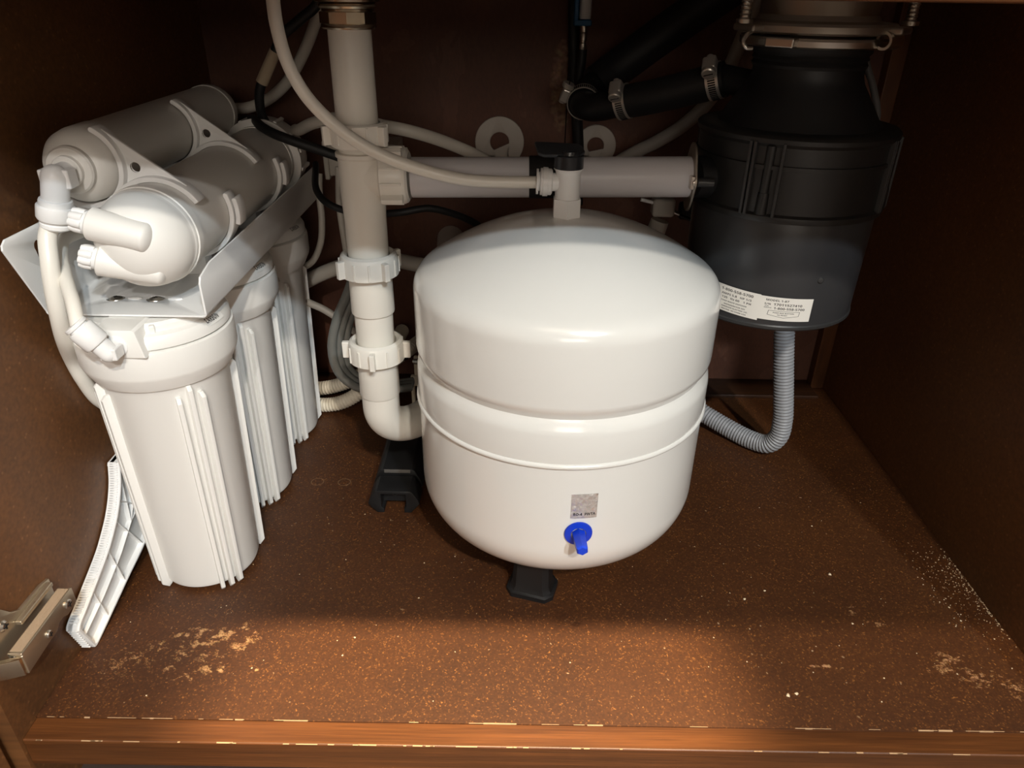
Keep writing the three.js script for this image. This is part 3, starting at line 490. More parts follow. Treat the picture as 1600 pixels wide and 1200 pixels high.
// ---------------------------------------------------------------- steel bracket over the housings
{
  const t = thing('mounting_bracket', 'white folded metal bracket lying on the filter housings with upturned sides', 'bracket');
  const x0 = -0.3805, x1 = -0.2495, z0 = 0.052, z1 = 0.427, y = 0.2985, th = 0.0018;
  const s = poly([[x0 + 0.003, -z1], [x1 - 0.003, -z1], [x1 - 0.003, -z0], [x0 + 0.003, -z0]]);
  const spots = []; for (const z of UZ) for (const dx of [-0.0255, 0.0085]) spots.push([UX + dx, z + 0.0055]);
  for (const [x, z] of spots) hole(s, x, -z, 0.0074, 0.0068);
  mesh('base_plate', extrude(s, th, 0.0005).rotateX(-R(90)).translate(0, y, 0), mat.bracket, t);
  // folds and flanges
  const fold = (cx, a0) => { const g = []; const sh = new THREE.Shape(); sh.absarc(0, 0, 0.0034, R(a0), R(a0 + 90), false); sh.absarc(0, 0, 0.0016, R(a0 + 90), R(a0), true); return extrude(sh, z1 - z0, 0.0002, 1).translate(cx, y + 0.0034, z0); };
  mesh('fold', fold(x0 + 0.0034, 180), mat.bracket, t); mesh('fold', fold(x1 - 0.0034, 270), mat.bracket, t);
  const wall = poly([[-z1, y + 0.003], [-(z1 + 0.027), 0.362], [-(z1 + 0.026), 0.3655], [-(z1 + 0.021), 0.3688], [-z0 + 0, 0.3688], [-z0, y + 0.003]]);
  { const h = new THREE.Path(); h.absellipse(-0.414, 0.353, 0.0045, 0.0045, R(-30), R(210), false); h.lineTo(-0.4155, 0.337); h.absarc(-0.4135, 0.3365, 0.002, Math.PI, 0, false); h.lineTo(-0.4105, 0.351); wall.holes.push(h); }
  mesh('wall_flange', extrude(wall, th, 0.0005).rotateY(R(90)).translate(x0, 0, 0), mat.bracket, t);
  const fr = poly([[-z1, y + 0.003], [-z1, 0.3275], [-z1 + 0.003, 0.3325], [-(z1 - 0.026), 0.3375], [-z0, 0.3395], [-z0, y + 0.003]]);
  mesh('front_flange', extrude(fr, th, 0.0005).rotateY(R(90)).translate(x1 - th, 0, 0), mat.bracket, t);
  for (const [x, z] of spots) {
    const w = mesh('screw', [lathe([[0.0064, -0.0012], [0.0064, 0.0002], [0.0055, 0.0018], [0.003, 0.003], [0, 0.0033]], 28).translate(x, y, z)], mat.steel, t);
    mesh('drive_slot', [rbox(x - 0.002, x + 0.002, y + 0.0028, y + 0.0034, z - 0.0004, z + 0.0004, 0.0002, 1), rbox(x - 0.0004, x + 0.0004, y + 0.0028, y + 0.0034, z - 0.002, z + 0.002, 0.0002, 1)], mat.dark, w);
  }
  for (const z of UZ) for (const dx of [-0.009, 0.0255]) mesh('embossed_tab', lathe([[0.0064, 0], [0.0058, 0.0009], [0.003, 0.0015], [0, 0.0016]], 24).scale(1, 1, 0.45).translate(UX + dx, y + th, z + 0.0055), mat.bracket, t);
  settle(t);
}
// ---------------------------------------------------------------- membrane housing and inline filter
const AX = -0.2925, AY = 0.359, BX = -0.346, BY = 0.409;
const F = V(0, 0, 1);
{
  const t = thing('membrane_housing', 'thick white cylinder with domed end and two capped ports lying on the bracket', 'filter housing');
  const c0 = V(AX, AY, 0);
  mesh('body', latheOn([[0, 0.12], [0.037, 0.12], [0.0378, 0.13], [0.0378, 0.398], [0, 0.398]], c0, F, 64), mat.membrane, t);
  const d = [[0.0378, 0.396], [0.0398, 0.3965], [0.0398, 0.4045], [0.0388, 0.4052], [0.0388, 0.4085], [0.0382, 0.4095]]; for (let i = 0; i <= 16; i++) { const a = R(90 * i / 16); d.push([0.038 * Math.cos(a), 0.41 + 0.036 * Math.sin(a)]); }
  mesh('end_dome', latheOn(d, c0, F, 80, 0.6), mat.membrane, t);
  const u = V(-0.965, 0.26, 0).normalize();
  const capsule = (p, len, r, r2, u) => { const pr = [[0, 0]]; for (let i = 1; i <= 8; i++) { const a = R(90 * i / 8); pr.push([r * 0.95 * Math.sin(a), r * 0.5 * (1 - Math.cos(a))]); } pr.push([r2, len - 0.001], [r2 - 0.001, len], [0, len]); return latheOn(pr, p, u, 40, 0.7); };
  const pp = [[V(-0.2735, 0.367, 0.4375), 0.046, 0.0122, 0.0126, u], [V(-0.2735, 0.336, 0.428), 0.049, 0.0102, 0.0128, V(-0.945, 0.29, 0.15).normalize()]];
  for (const [p, len, r, r2, u] of pp) {
    mesh('port', capsule(p, len, r, r2, u), mat.membrane, t);
    const e = p.clone().addScaledVector(u, len - 0.001), g = [latheOn([[0.0085, 0], [0.0085, 0.006], [0, 0.006]], e, u, 24)];
    for (let i = 0; i < 8; i++) { const pr = [[0, 0.004], [0.0034, 0.0045], [0.0036, 0.01], [0.0027, 0.0138], [0, 0.0145]]; const a = i / 8 * 6.2832, off = V(Math.cos(a) * 0.0062, 0, Math.sin(a) * 0.0062).applyQuaternion(new THREE.Quaternion().setFromUnitVectors(V(0, 1, 0), u)); g.push(latheOn(pr, e.clone().add(off), u, 14, 0.8)); }
    g.push(latheOn([[0.0066, 0.004], [0.0066, 0.0125], [0.005, 0.014], [0, 0.0145]], e, u, 24));
    mesh('port_cap', g, mat.fitting, t);
  }
  // ribbed screw cap at the rear
  const g = [latheOn([[0, 0.078], [0.03, 0.078], [0.0425, 0.081], [0.0437, 0.084], [0.0437, 0.112], [0.0455, 0.1135], [0.0455, 0.117], [0.043, 0.1185], [0.0385, 0.1205], [0.0385, 0.128], [0, 0.128]], c0, F, 64)];
  for (let i = 0; i < 14; i++) g.push(rbox(-0.0022, 0.0022, 0.0425, 0.0468, 0.082, 0.1125, 0.001, 1).rotateZ(i / 14 * 6.2832).translate(AX, AY, 0));
  mesh('screw_cap', g, mat.membrane, t);
  mesh('rear_port', latheOn([[0, 0.056], [0.009, 0.056], [0.0105, 0.058], [0.0105, 0.068], [0.0085, 0.0685], [0.0085, 0.0785], [0, 0.0785]], V(AX + 0.012, AY + 0.012, 0), F, 32), mat.fitting, t);
  settle(t);
  const f = thing('inline_filter', 'slimmer white cylinder clipped above the membrane housing beside the dark side wall', 'filter');
  const b0 = V(BX, BY, 0);
  mesh('body', latheOn([[0, 0.094], [0.02, 0.094], [0.0275, 0.0965], [0.0295, 0.103], [0.0295, 0.112], [0.0287, 0.113], [0.0287, 0.35], [0.0295, 0.3515], [0.0295, 0.374], [0.0283, 0.384], [0.0248, 0.391], [0.0195, 0.3945], [0, 0.3945]], b0, F, 72, 0.6), mat.membrane, f);
  mesh('front_boss', latheOn([[0.0185, 0.392], [0.0185, 0.3985], [0.0172, 0.4], [0.012, 0.4003], [0.0118, 0.4038], [0.0108, 0.4045], [0, 0.4045]], b0, F, 48), mat.membrane, f);
  mesh('rear_boss', latheOn([[0.0085, 0.07], [0.0102, 0.071], [0.0102, 0.079], [0.0115, 0.0795], [0.0115, 0.086], [0.0135, 0.0865], [0.0135, 0.095], [0, 0.095]], b0, F, 40), mat.membrane, f);
  settle(f);
}
// double clips holding the two cylinders together, and saddles under the thick one
{
  const t = thing('double_clip', 'front white double clip joining the two cylinders, close to the domed end', 'clip', 'double clips on the cylinders');
  const dx = BX - AX, dy = BY - AY, D = Math.hypot(dx, dy), ph = Math.atan2(dy, dx), ra = 0.0428, rb = 0.0343, be = Math.acos((ra - rb) / D);
  const on = (cx, cy, r, a) => V2(cx + r * Math.cos(a), cy + r * Math.sin(a));
  const s = new THREE.Shape(), ia = 0.0381, ib = 0.0298, pts = [on(AX, AY, ra, ph + be), on(BX, BY, rb, ph + be)];
  for (let i = 0; i <= 24; i++) pts.push(on(BX, BY, ib, ph + be - (2 * be - 2 * Math.PI) * -i / 24 * -1 * 0 + (2 * Math.PI - 2 * be) * i / 24));
  pts.push(on(BX, BY, rb, ph - be), on(AX, AY, ra, ph - be));
  for (let i = 0; i <= 24; i++) pts.push(on(AX, AY, ia, ph - be + 2 * be * i / 24));
  s.setFromPoints(pts);
  for (const sg of [1, -1]) { const m = on((AX + BX) / 2 + dx * 0.08, (AY + BY) / 2 + dy * 0.08, 0.0265, ph + sg * Math.PI / 2); hole(s, m.x, m.y, 0.0046); }
  mesh('plate', extrude(s, 0.003, 0.0005, 2, 32).translate(0, 0, -0.0015), mat.fitting, t);
  const ring = (cx, cy, ri, mid, half) => { const h = new THREE.Shape(); h.absarc(0, 0, ri + 0.0042, mid - half, mid + half, false); h.absarc((ri + 0.0021) * Math.cos(mid + half), (ri + 0.0021) * Math.sin(mid + half), 0.0021, mid + half, mid + half + Math.PI, false); h.absarc(0, 0, ri, mid + half, mid - half, true); return extrude(h, 0.016, 0.0008, 2, 40).translate(cx, cy, -0.008); };
  mesh('collar', ring(AX, AY, ia, ph, R(104)), mat.fitting, t);
  mesh('collar', ring(BX, BY, ib, ph + Math.PI, R(104)), mat.fitting, t);
  const z = [0.376, 0.225];
  for (const c of t.children) c.position.set(-(AX + BX) / 2, -(AY + BY) / 2, 0);
  t.position.set((AX + BX) / 2, (AY + BY) / 2, z[0]);
  const c = t.clone(); c.name = numbered('double_clip'); scene.add(c); c.position.z = z[1];
  c.userData = { label: 'rear white double clip joining the two cylinders, in the shade', category: 'clip', group: 'double clips on the cylinders' };
  const d = thing('saddle_clip', 'front white saddle clip holding the thick cylinder above the bracket plate', 'clip', 'saddle clips on the bracket');
  const foot = poly([[-0.012, 0.3004 - AY], [0.012, 0.3004 - AY], [0.012, 0.3044 - AY], [0.009, 0.3064 - AY], [0.009, -0.038], [-0.009, -0.038], [-0.009, 0.3064 - AY], [-0.012, 0.3044 - AY]]);
  mesh('arc', ring(0, 0, ia, R(-90), R(112)), mat.fitting, d);
  mesh('arm', ring(0.001, 0, ia + 0.0046, R(0), R(14)), mat.fitting, d);
  mesh('foot', extrude(foot, 0.016, 0.0008).translate(0, 0, -0.008), mat.fitting, d);
  d.position.set(AX, AY, 0.325);
  const e = d.clone(); e.name = numbered('saddle_clip'); scene.add(e); e.position.z = 0.178;
  e.userData = { label: 'rear white saddle clip under the thick cylinder near its ribbed cap', category: 'clip', group: 'saddle clips on the bracket' };
}
// push-fit elbows and tubes of the filter unit
{
  const e = thing('push_fit_elbow', 'white push fit elbow on the end of the slimmer cylinder, feeding the thick tube down', 'fitting', 'white push fit elbows');
  const p = V(BX - 0.001, BY - 0.001, 0.418), d = V(-0.24, -0.97, 0.03).normalize();
  mesh('stem', [rod(V(BX, BY, 0.4035), p, 0.0082, 0.0082, 28)], mat.fitting, e);
  mesh('body', [new THREE.SphereGeometry(0.0098, 32, 20).translate(p.x, p.y, p.z), rod(p, p.clone().addScaledVector(d, 0.018), 0.0098, 0.0098, 32), rbox(-0.0115, 0.0115, -0.0085, 0.006, -0.0065, 0.0065, 0.0015).translate(p.x, p.y, p.z - 0.004)], mat.fitting, e);
  mesh('collet', latheOn([[0.0098, 0.0165], [0.0112, 0.017], [0.0118, 0.0185], [0.0118, 0.021], [0.0134, 0.022], [0.0136, 0.0235], [0.0136, 0.031], [0.0128, 0.0325], [0.0108, 0.033], [0.0108, 0.035], [0.0114, 0.0355], [0.0114, 0.038], [0.0105, 0.0392], [0.006, 0.0394]], p, d, 48), mat.fitting, e);
  settle(e);
  const a = p.clone().addScaledVector(d, 0.03).toArray();
  single('filter_tube', sweep([a, [-0.3612, 0.3663, 0.424], [-0.3599, 0.3465, 0.4340], [-0.3608, 0.3244, 0.4385], [-0.3632, 0.3051, 0.4380], [-0.3702, 0.2815, 0.4300], [-0.3845, 0.2479, 0.407], [-0.3858, 0.2243, 0.3991], [-0.3855, 0.195, 0.386], [-0.383, 0.17, 0.36], [-0.38, 0.155, 0.32]], 0.0067, 120, 24), mat.tube, 'thick white tube dropping from the elbow past the bracket and behind the front housing', 'tube');
  const f = thing('push_fit_elbow', 'white push fit elbow plugged into the front housing cap under the bracket', 'fitting', 'white push fit elbows');
  const q = V(UX + 0.0005, 0.2845, 0.386 + 0.0665);
  mesh('stem', latheOn([[0, -0.002], [0.0092, -0.002], [0.0092, 0.0012], [0.0085, 0.002], [0.0066, 0.0022], [0.0066, 0.012], [0, 0.012]], q, F, 36), mat.fitting, f);
  const b = q.clone().add(V(0, 0, 0.0125)), k = V(-0.58, 0.8, 0.1).normalize();
  mesh('body', [new THREE.SphereGeometry(0.0076, 28, 18).translate(b.x, b.y, b.z), rod(b, b.clone().addScaledVector(k, 0.013), 0.0076, 0.0076, 28), rbox(-0.0068, 0.0068, -0.005, 0.005, -0.008, 0.005, 0.0012).translate(b.x + 0.001, b.y, b.z)], mat.fitting, f);
  mesh('collet', latheOn([[0.0076, 0.0095], [0.0098, 0.0105], [0.0104, 0.012], [0.0104, 0.0255], [0.0096, 0.027], [0.0078, 0.0272], [0.0078, 0.0285], [0.0092, 0.029], [0.0092, 0.031], [0.0085, 0.0318], [0.004, 0.032]], b, k, 40), mat.fitting, f);
  settle(f);
  const s = b.clone().addScaledVector(k, 0.028);
  single('filter_tube', sweep([s.toArray(), [-0.3365, 0.3205, 0.457], [-0.3475, 0.3301, 0.44], [-0.359, 0.336, 0.4215], [-0.368, 0.343, 0.406], [-0.3725, 0.35, 0.39], [-0.37, 0.35, 0.36]], 0.0053, 60, 22), mat.tube, 'short thin white tube rising from the cap elbow behind the thick tube', 'tube');
}
single('filter_tube', sweep([[BX, BY, 0.075], [-0.347, 0.407, 0.06], [-0.325, 0.406, 0.05], [-0.298, 0.4155, 0.05], [-0.272, 0.434, 0.055], [-0.246, 0.465, 0.065], [-0.226, 0.4965, 0.075], [-0.207, 0.535, 0.085], [-0.2, 0.56, 0.09]], 0.0064, 90, 20), mat.tubeDim, 'dim white tube rising from the rear of the slim cylinder to the sink nut', 'tube');
single('filter_tube', sweep([[-0.268, 0.377, 0.064], [-0.262, 0.385, 0.075], [-0.24, 0.396, 0.13], [-0.212, 0.41, 0.17], [-0.18, 0.4185, 0.195], [-0.14, 0.4165, 0.215], [-0.105, 0.4105, 0.215], [-0.07, 0.397, 0.2], [-0.035, 0.379, 0.185], [-0.01, 0.36, 0.17]], 0.0062, 90, 20), mat.tubeDim, 'white tube arching behind the upright drain towards the round wall cover', 'tube');
single('valve_tube', sweep([[-0.183, 0.57, 0.352], [-0.1845, 0.535, 0.352], [-0.1845, 0.51, 0.352], [-0.18, 0.483, 0.35], [-0.1685, 0.4585, 0.348], [-0.146, 0.434, 0.345], [-0.1175, 0.415, 0.342], [-0.083, 0.4015, 0.339], [-0.045, 0.3925, 0.337], [-0.01, 0.3905, 0.336], [0.03, 0.391, 0.336]], 0.0052, 140, 24), mat.tube, 'long white tube sweeping down across the upright drain to the tank valve', 'tube');
// ---------------------------------------------------------------- housing wrench leaning by the side wall
{
  const t = thing('housing_wrench', 'white plastic ribbed wrench leaning on the side wall left of the front housing', 'wrench');
  const outer = [[0.5165, 0.034], [0.512, 0.039], [0.491, 0.0475], [0.4535, 0.0635], [0.438, 0.0725], [0.422, 0.0845], [0.4095, 0.098], [0.401, 0.111], [0.3965, 0.122], [0.394, 0.129]];
  const inner = [[0.338, 0.129], [0.34, 0.1], [0.345, 0.07], [0.358, 0.046], [0.376, 0.031], [0.396, 0.0235], [0.43, 0.0165], [0.464, 0.0085], [0.4985, 0.0006], [0.505, 0.001]];
  const T = (p) => V2(-p[0], p[1]);
  const outl = new THREE.Shape(); outl.moveTo(...T(outer[0]).toArray()); outl.splineThru(outer.slice(1).map(T)); outl.lineTo(...T(inner[0]).toArray()); outl.splineThru(inner.slice(1).map(T)); outl.closePath();
  const P = outl.getPoints(14), n = P.length;
  let cx = 0, cy = 0; const off = [];
  for (let i = 0; i < n; i++) { const a = P[(i + n - 1) % n], b = P[(i + 1) % n], d = V2(b.x - a.x, b.y - a.y).normalize(); off.push(V2(P[i].x + d.y * -1 * -0.0026 * 1, P[i].y + d.x * -0.0026 * -1 * -1)); }
  let area = 0; for (let i = 0; i < n; i++) { const a = P[i], b = P[(i + 1) % n]; area += a.x * b.y - b.x * a.y; }
  const sg = area > 0 ? 1 : -1, inn = [];
  for (let i = 0; i < n; i++) { const a = P[(i + n - 2) % n], b = P[(i + 2) % n], d = V2(b.x - a.x, b.y - a.y).normalize(); inn.push(V2(P[i].x - d.y * sg * 0.0028, P[i].y + d.x * sg * 0.0028)); }
  const rim = new THREE.Shape(P); rim.holes.push(new THREE.Path(inn.slice().reverse()));
  const X0 = -0.3915, X1 = -0.3795;
  const along = (sh, d, x, bv = 0.0004) => extrude(sh, d, bv, 1).rotateY(R(90)).translate(x, 0, 0);
  mesh('handle_rim', along(rim, X1 - X0, X0, 0.0007), mat.fitting, t);
  mesh('web', along(new THREE.Shape(P.map((p) => p.clone())), 0.004, X0 + 0.002, 0.0002), mat.fitting, t);
  const bar = (a, b, w = 0.0011, x1 = X1 - 0.0012) => { const dz = b[0] - a[0], dy = b[1] - a[1], l = Math.hypot(dz, dy); return rbox(X0 + 0.004, x1, -w / 2, w / 2, 0, l, 0.0003, 1).rotateX(-Math.atan2(dy, dz)).translate(0, a[1], a[0]); };
  for (const [a, b] of [[[0.512, 0.0205], [0.47, 0.031]], [[0.47, 0.031], [0.43, 0.0455]], [[0.43, 0.0455], [0.4, 0.062]], [[0.4835, 0.0505], [0.474, 0.0085]], [[0.4465, 0.0665], [0.436, 0.0165]], [[0.4105, 0.097], [0.36, 0.046]], [[0.424, 0.083], [0.392, 0.0255]], [[0.4, 0.062], [0.395, 0.124]], [[0.4, 0.062], [0.366, 0.105]], [[0.4, 0.062], [0.352, 0.075]]]) mesh('stiffener', bar(a, b), mat.fitting, t);
  const teeth = [];
  const curve = new THREE.SplineCurve(outer.slice(1).map((p) => V2(p[0], p[1])));
  for (let i = 0; i <= 64; i++) { const k = i / 64, p = curve.getPointAt(k), d = curve.getTangentAt(k); const a = Math.atan2(d.y, -d.x); teeth.push(rbox(X0 + 0.0022, X1 - 0.0022, -0.0003, 0.0011, -0.0007, 0.0007, 0.0003, 1).rotateX(a).translate(0, p.y, p.x)); }
  for (let i = 0; i < 9; i++) { const k = i / 8; teeth.push(rbox(X0 + 0.002, X1 - 0.002, -0.0006, 0.0006, -0.0005, 0.0009, 0.0003, 1).translate(0, 0.033 - 0.028 * k, 0.5165 - 0.0085 * k)); }
  const g = mesh('grip_ridges', teeth, mat.fitting, t); g.userData = { kind: 'stuff' };
  settle(t);
}
// ---------------------------------------------------------------- hinge on the side wall
{
  const t = thing('cabinet_hinge', 'dusty metal concealed hinge screwed to the left side wall at the front', 'hinge');
  mesh('mounting_plate', [extrude(poly([[-0.592, 0.084], [-0.592, 0.108], [-0.582, 0.116], [-0.568, 0.114], [-0.561, 0.104], [-0.552, 0.0975], [-0.524, 0.0965], [-0.514, 0.094], [-0.514, 0.066], [-0.585, 0.062]]), 0.0032, 0.0006).rotateY(R(90)).translate(L, 0, 0), rbox(L + 0.003, L + 0.0085, 0.0905, 0.0945, 0.518, 0.562, 0.001)], mat.hinge, t);
  // arm: folded channel, open towards the plate
  const side = poly([[-0.5865, 0.0655], [-0.5865, 0.0835], [-0.5845, 0.0855], [-0.517, 0.0865], [-0.5155, 0.085], [-0.5155, 0.071], [-0.518, 0.069], [-0.53, 0.0685], [-0.535, 0.0715], [-0.541, 0.0715], [-0.546, 0.068]]);
  mesh('arm', [extrude(side, 0.0024, 0.0007).rotateY(R(90)).translate(-0.3744, 0, 0), rbox(L + 0.0095, -0.3722, 0.083, 0.0862, 0.5165, 0.5862, 0.0008), rbox(L + 0.0095, L + 0.0115, 0.072, 0.0862, 0.5165, 0.5862, 0.0006)], mat.hinge, t);
  mesh('dust_layer', rbox(L + 0.0105, -0.3735, 0.086, 0.0867, 0.518, 0.584, 0.0003), mat.dust, t).userData = { kind: 'stuff' };
  for (const [y, z, r] of [[0.0775, 0.5265, 0.0043], [0.0745, 0.556, 0.0034]]) {
    const s = mesh('screw', latheOn([[r, -0.001], [r, 0.0008], [r * 0.8, 0.0018], [0, 0.0022]], V(-0.372, y, z), V(1, 0, 0), 24), mat.steel, t);
    mesh('drive_slot', [rbox(-0.3704, -0.3696, y - r * 0.6, y + r * 0.6, z - 0.0004, z + 0.0004, 0.0001, 1), rbox(-0.3704, -0.3696, y - 0.0004, y + 0.0004, z - r * 0.6, z + r * 0.6, 0.0001, 1)], mat.dark, s);
  }
  { const y = 0.1015, z = 0.573, s = mesh('screw', latheOn([[0.0048, 0], [0.0046, 0.001], [0.003, 0.0026], [0, 0.003]], V(L + 0.003, y, z), V(1, 0, 0), 24), mat.steel, t);
    mesh('drive_slot', [rbox(L + 0.0055, L + 0.0064, y - 0.0026, y + 0.0026, z - 0.0005, z + 0.0005, 0.0001, 1), rbox(L + 0.0055, L + 0.0064, y - 0.0005, y + 0.0005, z - 0.0026, z + 0.0026, 0.0001, 1)], mat.dark, s); }
  mesh('spring', ribbed([[L + 0.011, 0.0775, 0.576], [L + 0.012, 0.0775, 0.583], [-0.3755, 0.0775, 0.5845]], 0.0024, 0.0006, 0.0018, 0.02, 12), mat.steelDull, t);
  mesh('link', [extrude(poly([[-0.373, 0.5895], [-0.43, 0.6105], [-0.436, 0.6105], [-0.436, 0.6075], [-0.41, 0.598], [-0.373, 0.5845]]), 0.0175, 0.0008).rotateX(R(90)).translate(0, 0.0835, 0)], mat.hingeBright, t);
  settle(t);
}
// ---------------------------------------------------------------- black plastic block behind the tank's left side
{
  const t = thing('plastic_housing', 'black hollow plastic block lying on the floor under the curved trap', 'plastic block');
  const s = poly([[-0.0175, 0], [-0.0265, 0.0125], [-0.025, 0.0185], [-0.0195, 0.0285], [-0.0165, 0.0305], [0.0165, 0.0305], [0.0195, 0.0285], [0.025, 0.0185], [0.0265, 0.0125], [0.0175, 0], [0.0105, 0], [0.0105, 0.0058], [0.0128, 0.0075], [0.0128, 0.026], [-0.0128, 0.026], [-0.0128, 0.0075], [-0.0105, 0.0058], [-0.0105, 0]]);
  const X = -0.1345, W = (g) => g.scale(1.12, 1, 1);
  mesh('front_shell', W(extrude(s, 0.03, 0.0006)).translate(X, 0, 0.274), mat.black, t);
  const r = poly([[-0.021, 0], [-0.0265, 0.0125], [-0.024, 0.021], [-0.0185, 0.0335], [-0.015, 0.0355], [0.015, 0.0355], [0.0185, 0.0335], [0.024, 0.021], [0.0265, 0.0125], [0.021, 0]]);
  mesh('rear_shell', W(extrude(r, 0.1, 0.001)).translate(X, 0, 0.168), mat.black, t);
  mesh('inner_wall', rbox(X - 0.0145, X + 0.0145, 0.0065, 0.0265, 0.288, 0.2905, 0.0005), mat.black, t);
  mesh('lit_step_face', rbox(X - 0.0155, X + 0.0155, 0.0308, 0.0352, 0.2672, 0.2686, 0.0005), mat.gap, t);  // thin paler slab, light on the step put into its colour
  mesh('screw_boss', latheOn([[0.0028, 0], [0.0034, 0.001], [0.0028, 0.002], [0.0014, 0.002], [0.0014, -0.002]], V(X, 0.018, 0.2905), F, 16), mat.edge, t);
  settle(t);
}
// ---------------------------------------------------------------- hoses and cables at the back
single('corrugated_hose', ribbed([[0.322, 0.3, 0.155], [0.3235, 0.25, 0.16], [0.326, 0.2, 0.166], [0.332, 0.15, 0.172], [0.3395, 0.1, 0.178], [0.345, 0.06, 0.182], [0.3445, 0.034, 0.181], [0.336, 0.0185, 0.174], [0.32, 0.0135, 0.158], [0.298, 0.015, 0.135], [0.275, 0.0195, 0.112], [0.25, 0.026, 0.09], [0.22, 0.03, 0.07], [0.16, 0.025, 0.045], [0.1, 0.02, 0.02]], 0.0116, 0.0009, 0.0042, 0.56, 24), mat.hoseGrey, 'grey corrugated drain hose hanging below the disposer and bending behind the tank', 'hose');
const creamGroup = 'cream corrugated hoses on the floor';
single('cream_hose', ribbed([[-0.335, 0.016, 0.03], [-0.31, 0.019, 0.045], [-0.28, 0.0235, 0.055], [-0.246, 0.033, 0.058], [-0.214, 0.05, 0.055], [-0.19, 0.066, 0.045], [-0.172, 0.08, 0.015], [-0.165, 0.085, -0.02]], 0.0095, 0.0008, 0.0042, 0.26, 20), mat.hoseCream, 'upper of two cream corrugated hoses coming out behind the rear housing', 'hose', creamGroup);
single('cream_hose', ribbed([[-0.32, 0.011, 0.055], [-0.3, 0.011, 0.066], [-0.275, 0.0112, 0.08], [-0.241, 0.018, 0.084], [-0.211, 0.036, 0.08], [-0.19, 0.058, 0.07], [-0.16, 0.072, 0.04], [-0.13, 0.075, -0.02]], 0.0095, 0.0008, 0.0042, 0.25, 20), mat.hoseCream, 'lower of two cream corrugated hoses, lying on the floor beside the rear housing', 'hose', creamGroup);
for (const [dx, dz, lab] of [[0, 0, 'nearest of three clear tubes looping left of the upright drain'], [0.0085, -0.008, 'middle of three clear tubes looping left of the upright drain'], [0.017, -0.016, 'inner of three clear tubes looping left of the upright drain']])
  single('clear_tube', sweep([[-0.165 + dx, 0.33, 0.2 + dz], [-0.17 + dx, 0.28, 0.21 + dz], [-0.181 + dx, 0.245, 0.218 + dz], [-0.1985 + dx * 0.8, 0.207, 0.222 + dz], [-0.2075 + dx * 0.7, 0.17, 0.222 + dz], [-0.203 + dx * 0.4, 0.138, 0.22 + dz], [-0.185 + dx * 0.3, 0.1175, 0.216 + dz], [-0.16 + dx * 0.2, 0.107, 0.205 + dz], [-0.125, 0.101, 0.185 + dz]], 0.0052, 90, 16), M([0.22, 0.22, 0.2], 0.16, { physical: true, transmission: 0.35, thickness: 0.004 }), lab, 'tube', 'clear tubes beside the drain');
single('cream_tube', sweep([[-0.213, 0.345, 0.08], [-0.2155, 0.3, 0.085], [-0.212, 0.25, 0.09], [-0.206, 0.2, 0.1], [-0.198, 0.15, 0.1], [-0.18, 0.1, 0.09]], 0.0042, 60, 14), mat.tubeDim, 'thin cream tube dropping behind the left edge of the upright drain', 'tube');
single('cream_tube', sweep([[-0.205, 0.35, 0.07], [-0.2065, 0.3, 0.075], [-0.203, 0.25, 0.08], [-0.196, 0.2, 0.09], [-0.186, 0.14, 0.09]], 0.0042, 60, 14), mat.tubeDim, 'thin cream tube dropping close beside its twin, right behind the upright drain', 'tube');
single('cream_tube', sweep([[-0.31, 0.192, 0.06], [-0.272, 0.178, 0.095], [-0.245, 0.1665, 0.1], [-0.222, 0.149, 0.1], [-0.2, 0.128, 0.1], [-0.17, 0.1, 0.09]], 0.0048, 60, 14), mat.tubeDim, 'thin cream tube slanting down from the rear housing towards the upright drain', 'tube');
single('grey_pipe', sweep([[-0.33, 0.16, 0.03], [-0.29, 0.18, 0.045], [-0.255, 0.1985, 0.05], [-0.225, 0.2095, 0.05], [-0.19, 0.217, 0.05], [-0.16, 0.218, 0.05], [-0.125, 0.212, 0.05], [-0.09, 0.205, 0.04]], 0.0098, 60, 20), mat.tubeDim, 'dim grey pipe crossing the shadow between rear housing and upright drain', 'pipe');
single('cream_tube', sweep([[-0.245, 0.33, 0.052], [-0.2455, 0.305, 0.06], [-0.2445, 0.275, 0.066], [-0.249, 0.245, 0.07], [-0.262, 0.222, 0.075], [-0.28, 0.215, 0.085]], 0.0042, 50, 14), mat.tubeDim, 'thin white tube looping from the bracket end round the rear housing collar', 'tube');
single('wall_box', [rbox(-0.24, -0.15, 0.322, 0.362, BK, 0.03, 0.003), rbox(-0.243, -0.2365, 0.318, 0.366, BK, 0.034, 0.002)], mat.tubeDim, 'dim cream wall box on the back panel behind the drain tee', 'box');
single('supply_tube', sweep([[0.12, 0.345, 0.05], [0.145, 0.362, 0.055], [0.17, 0.376, 0.06], [0.198, 0.395, 0.062], [0.2225, 0.42, 0.064], [0.24, 0.45, 0.064], [0.2515, 0.485, 0.064], [0.263, 0.53, 0.064], [0.27, 0.57, 0.064]], 0.0078, 80, 20), M([0.42, 0.39, 0.35], 0.45), 'grey plastic tube slanting up from the waste pipe behind the black hose', 'tube');
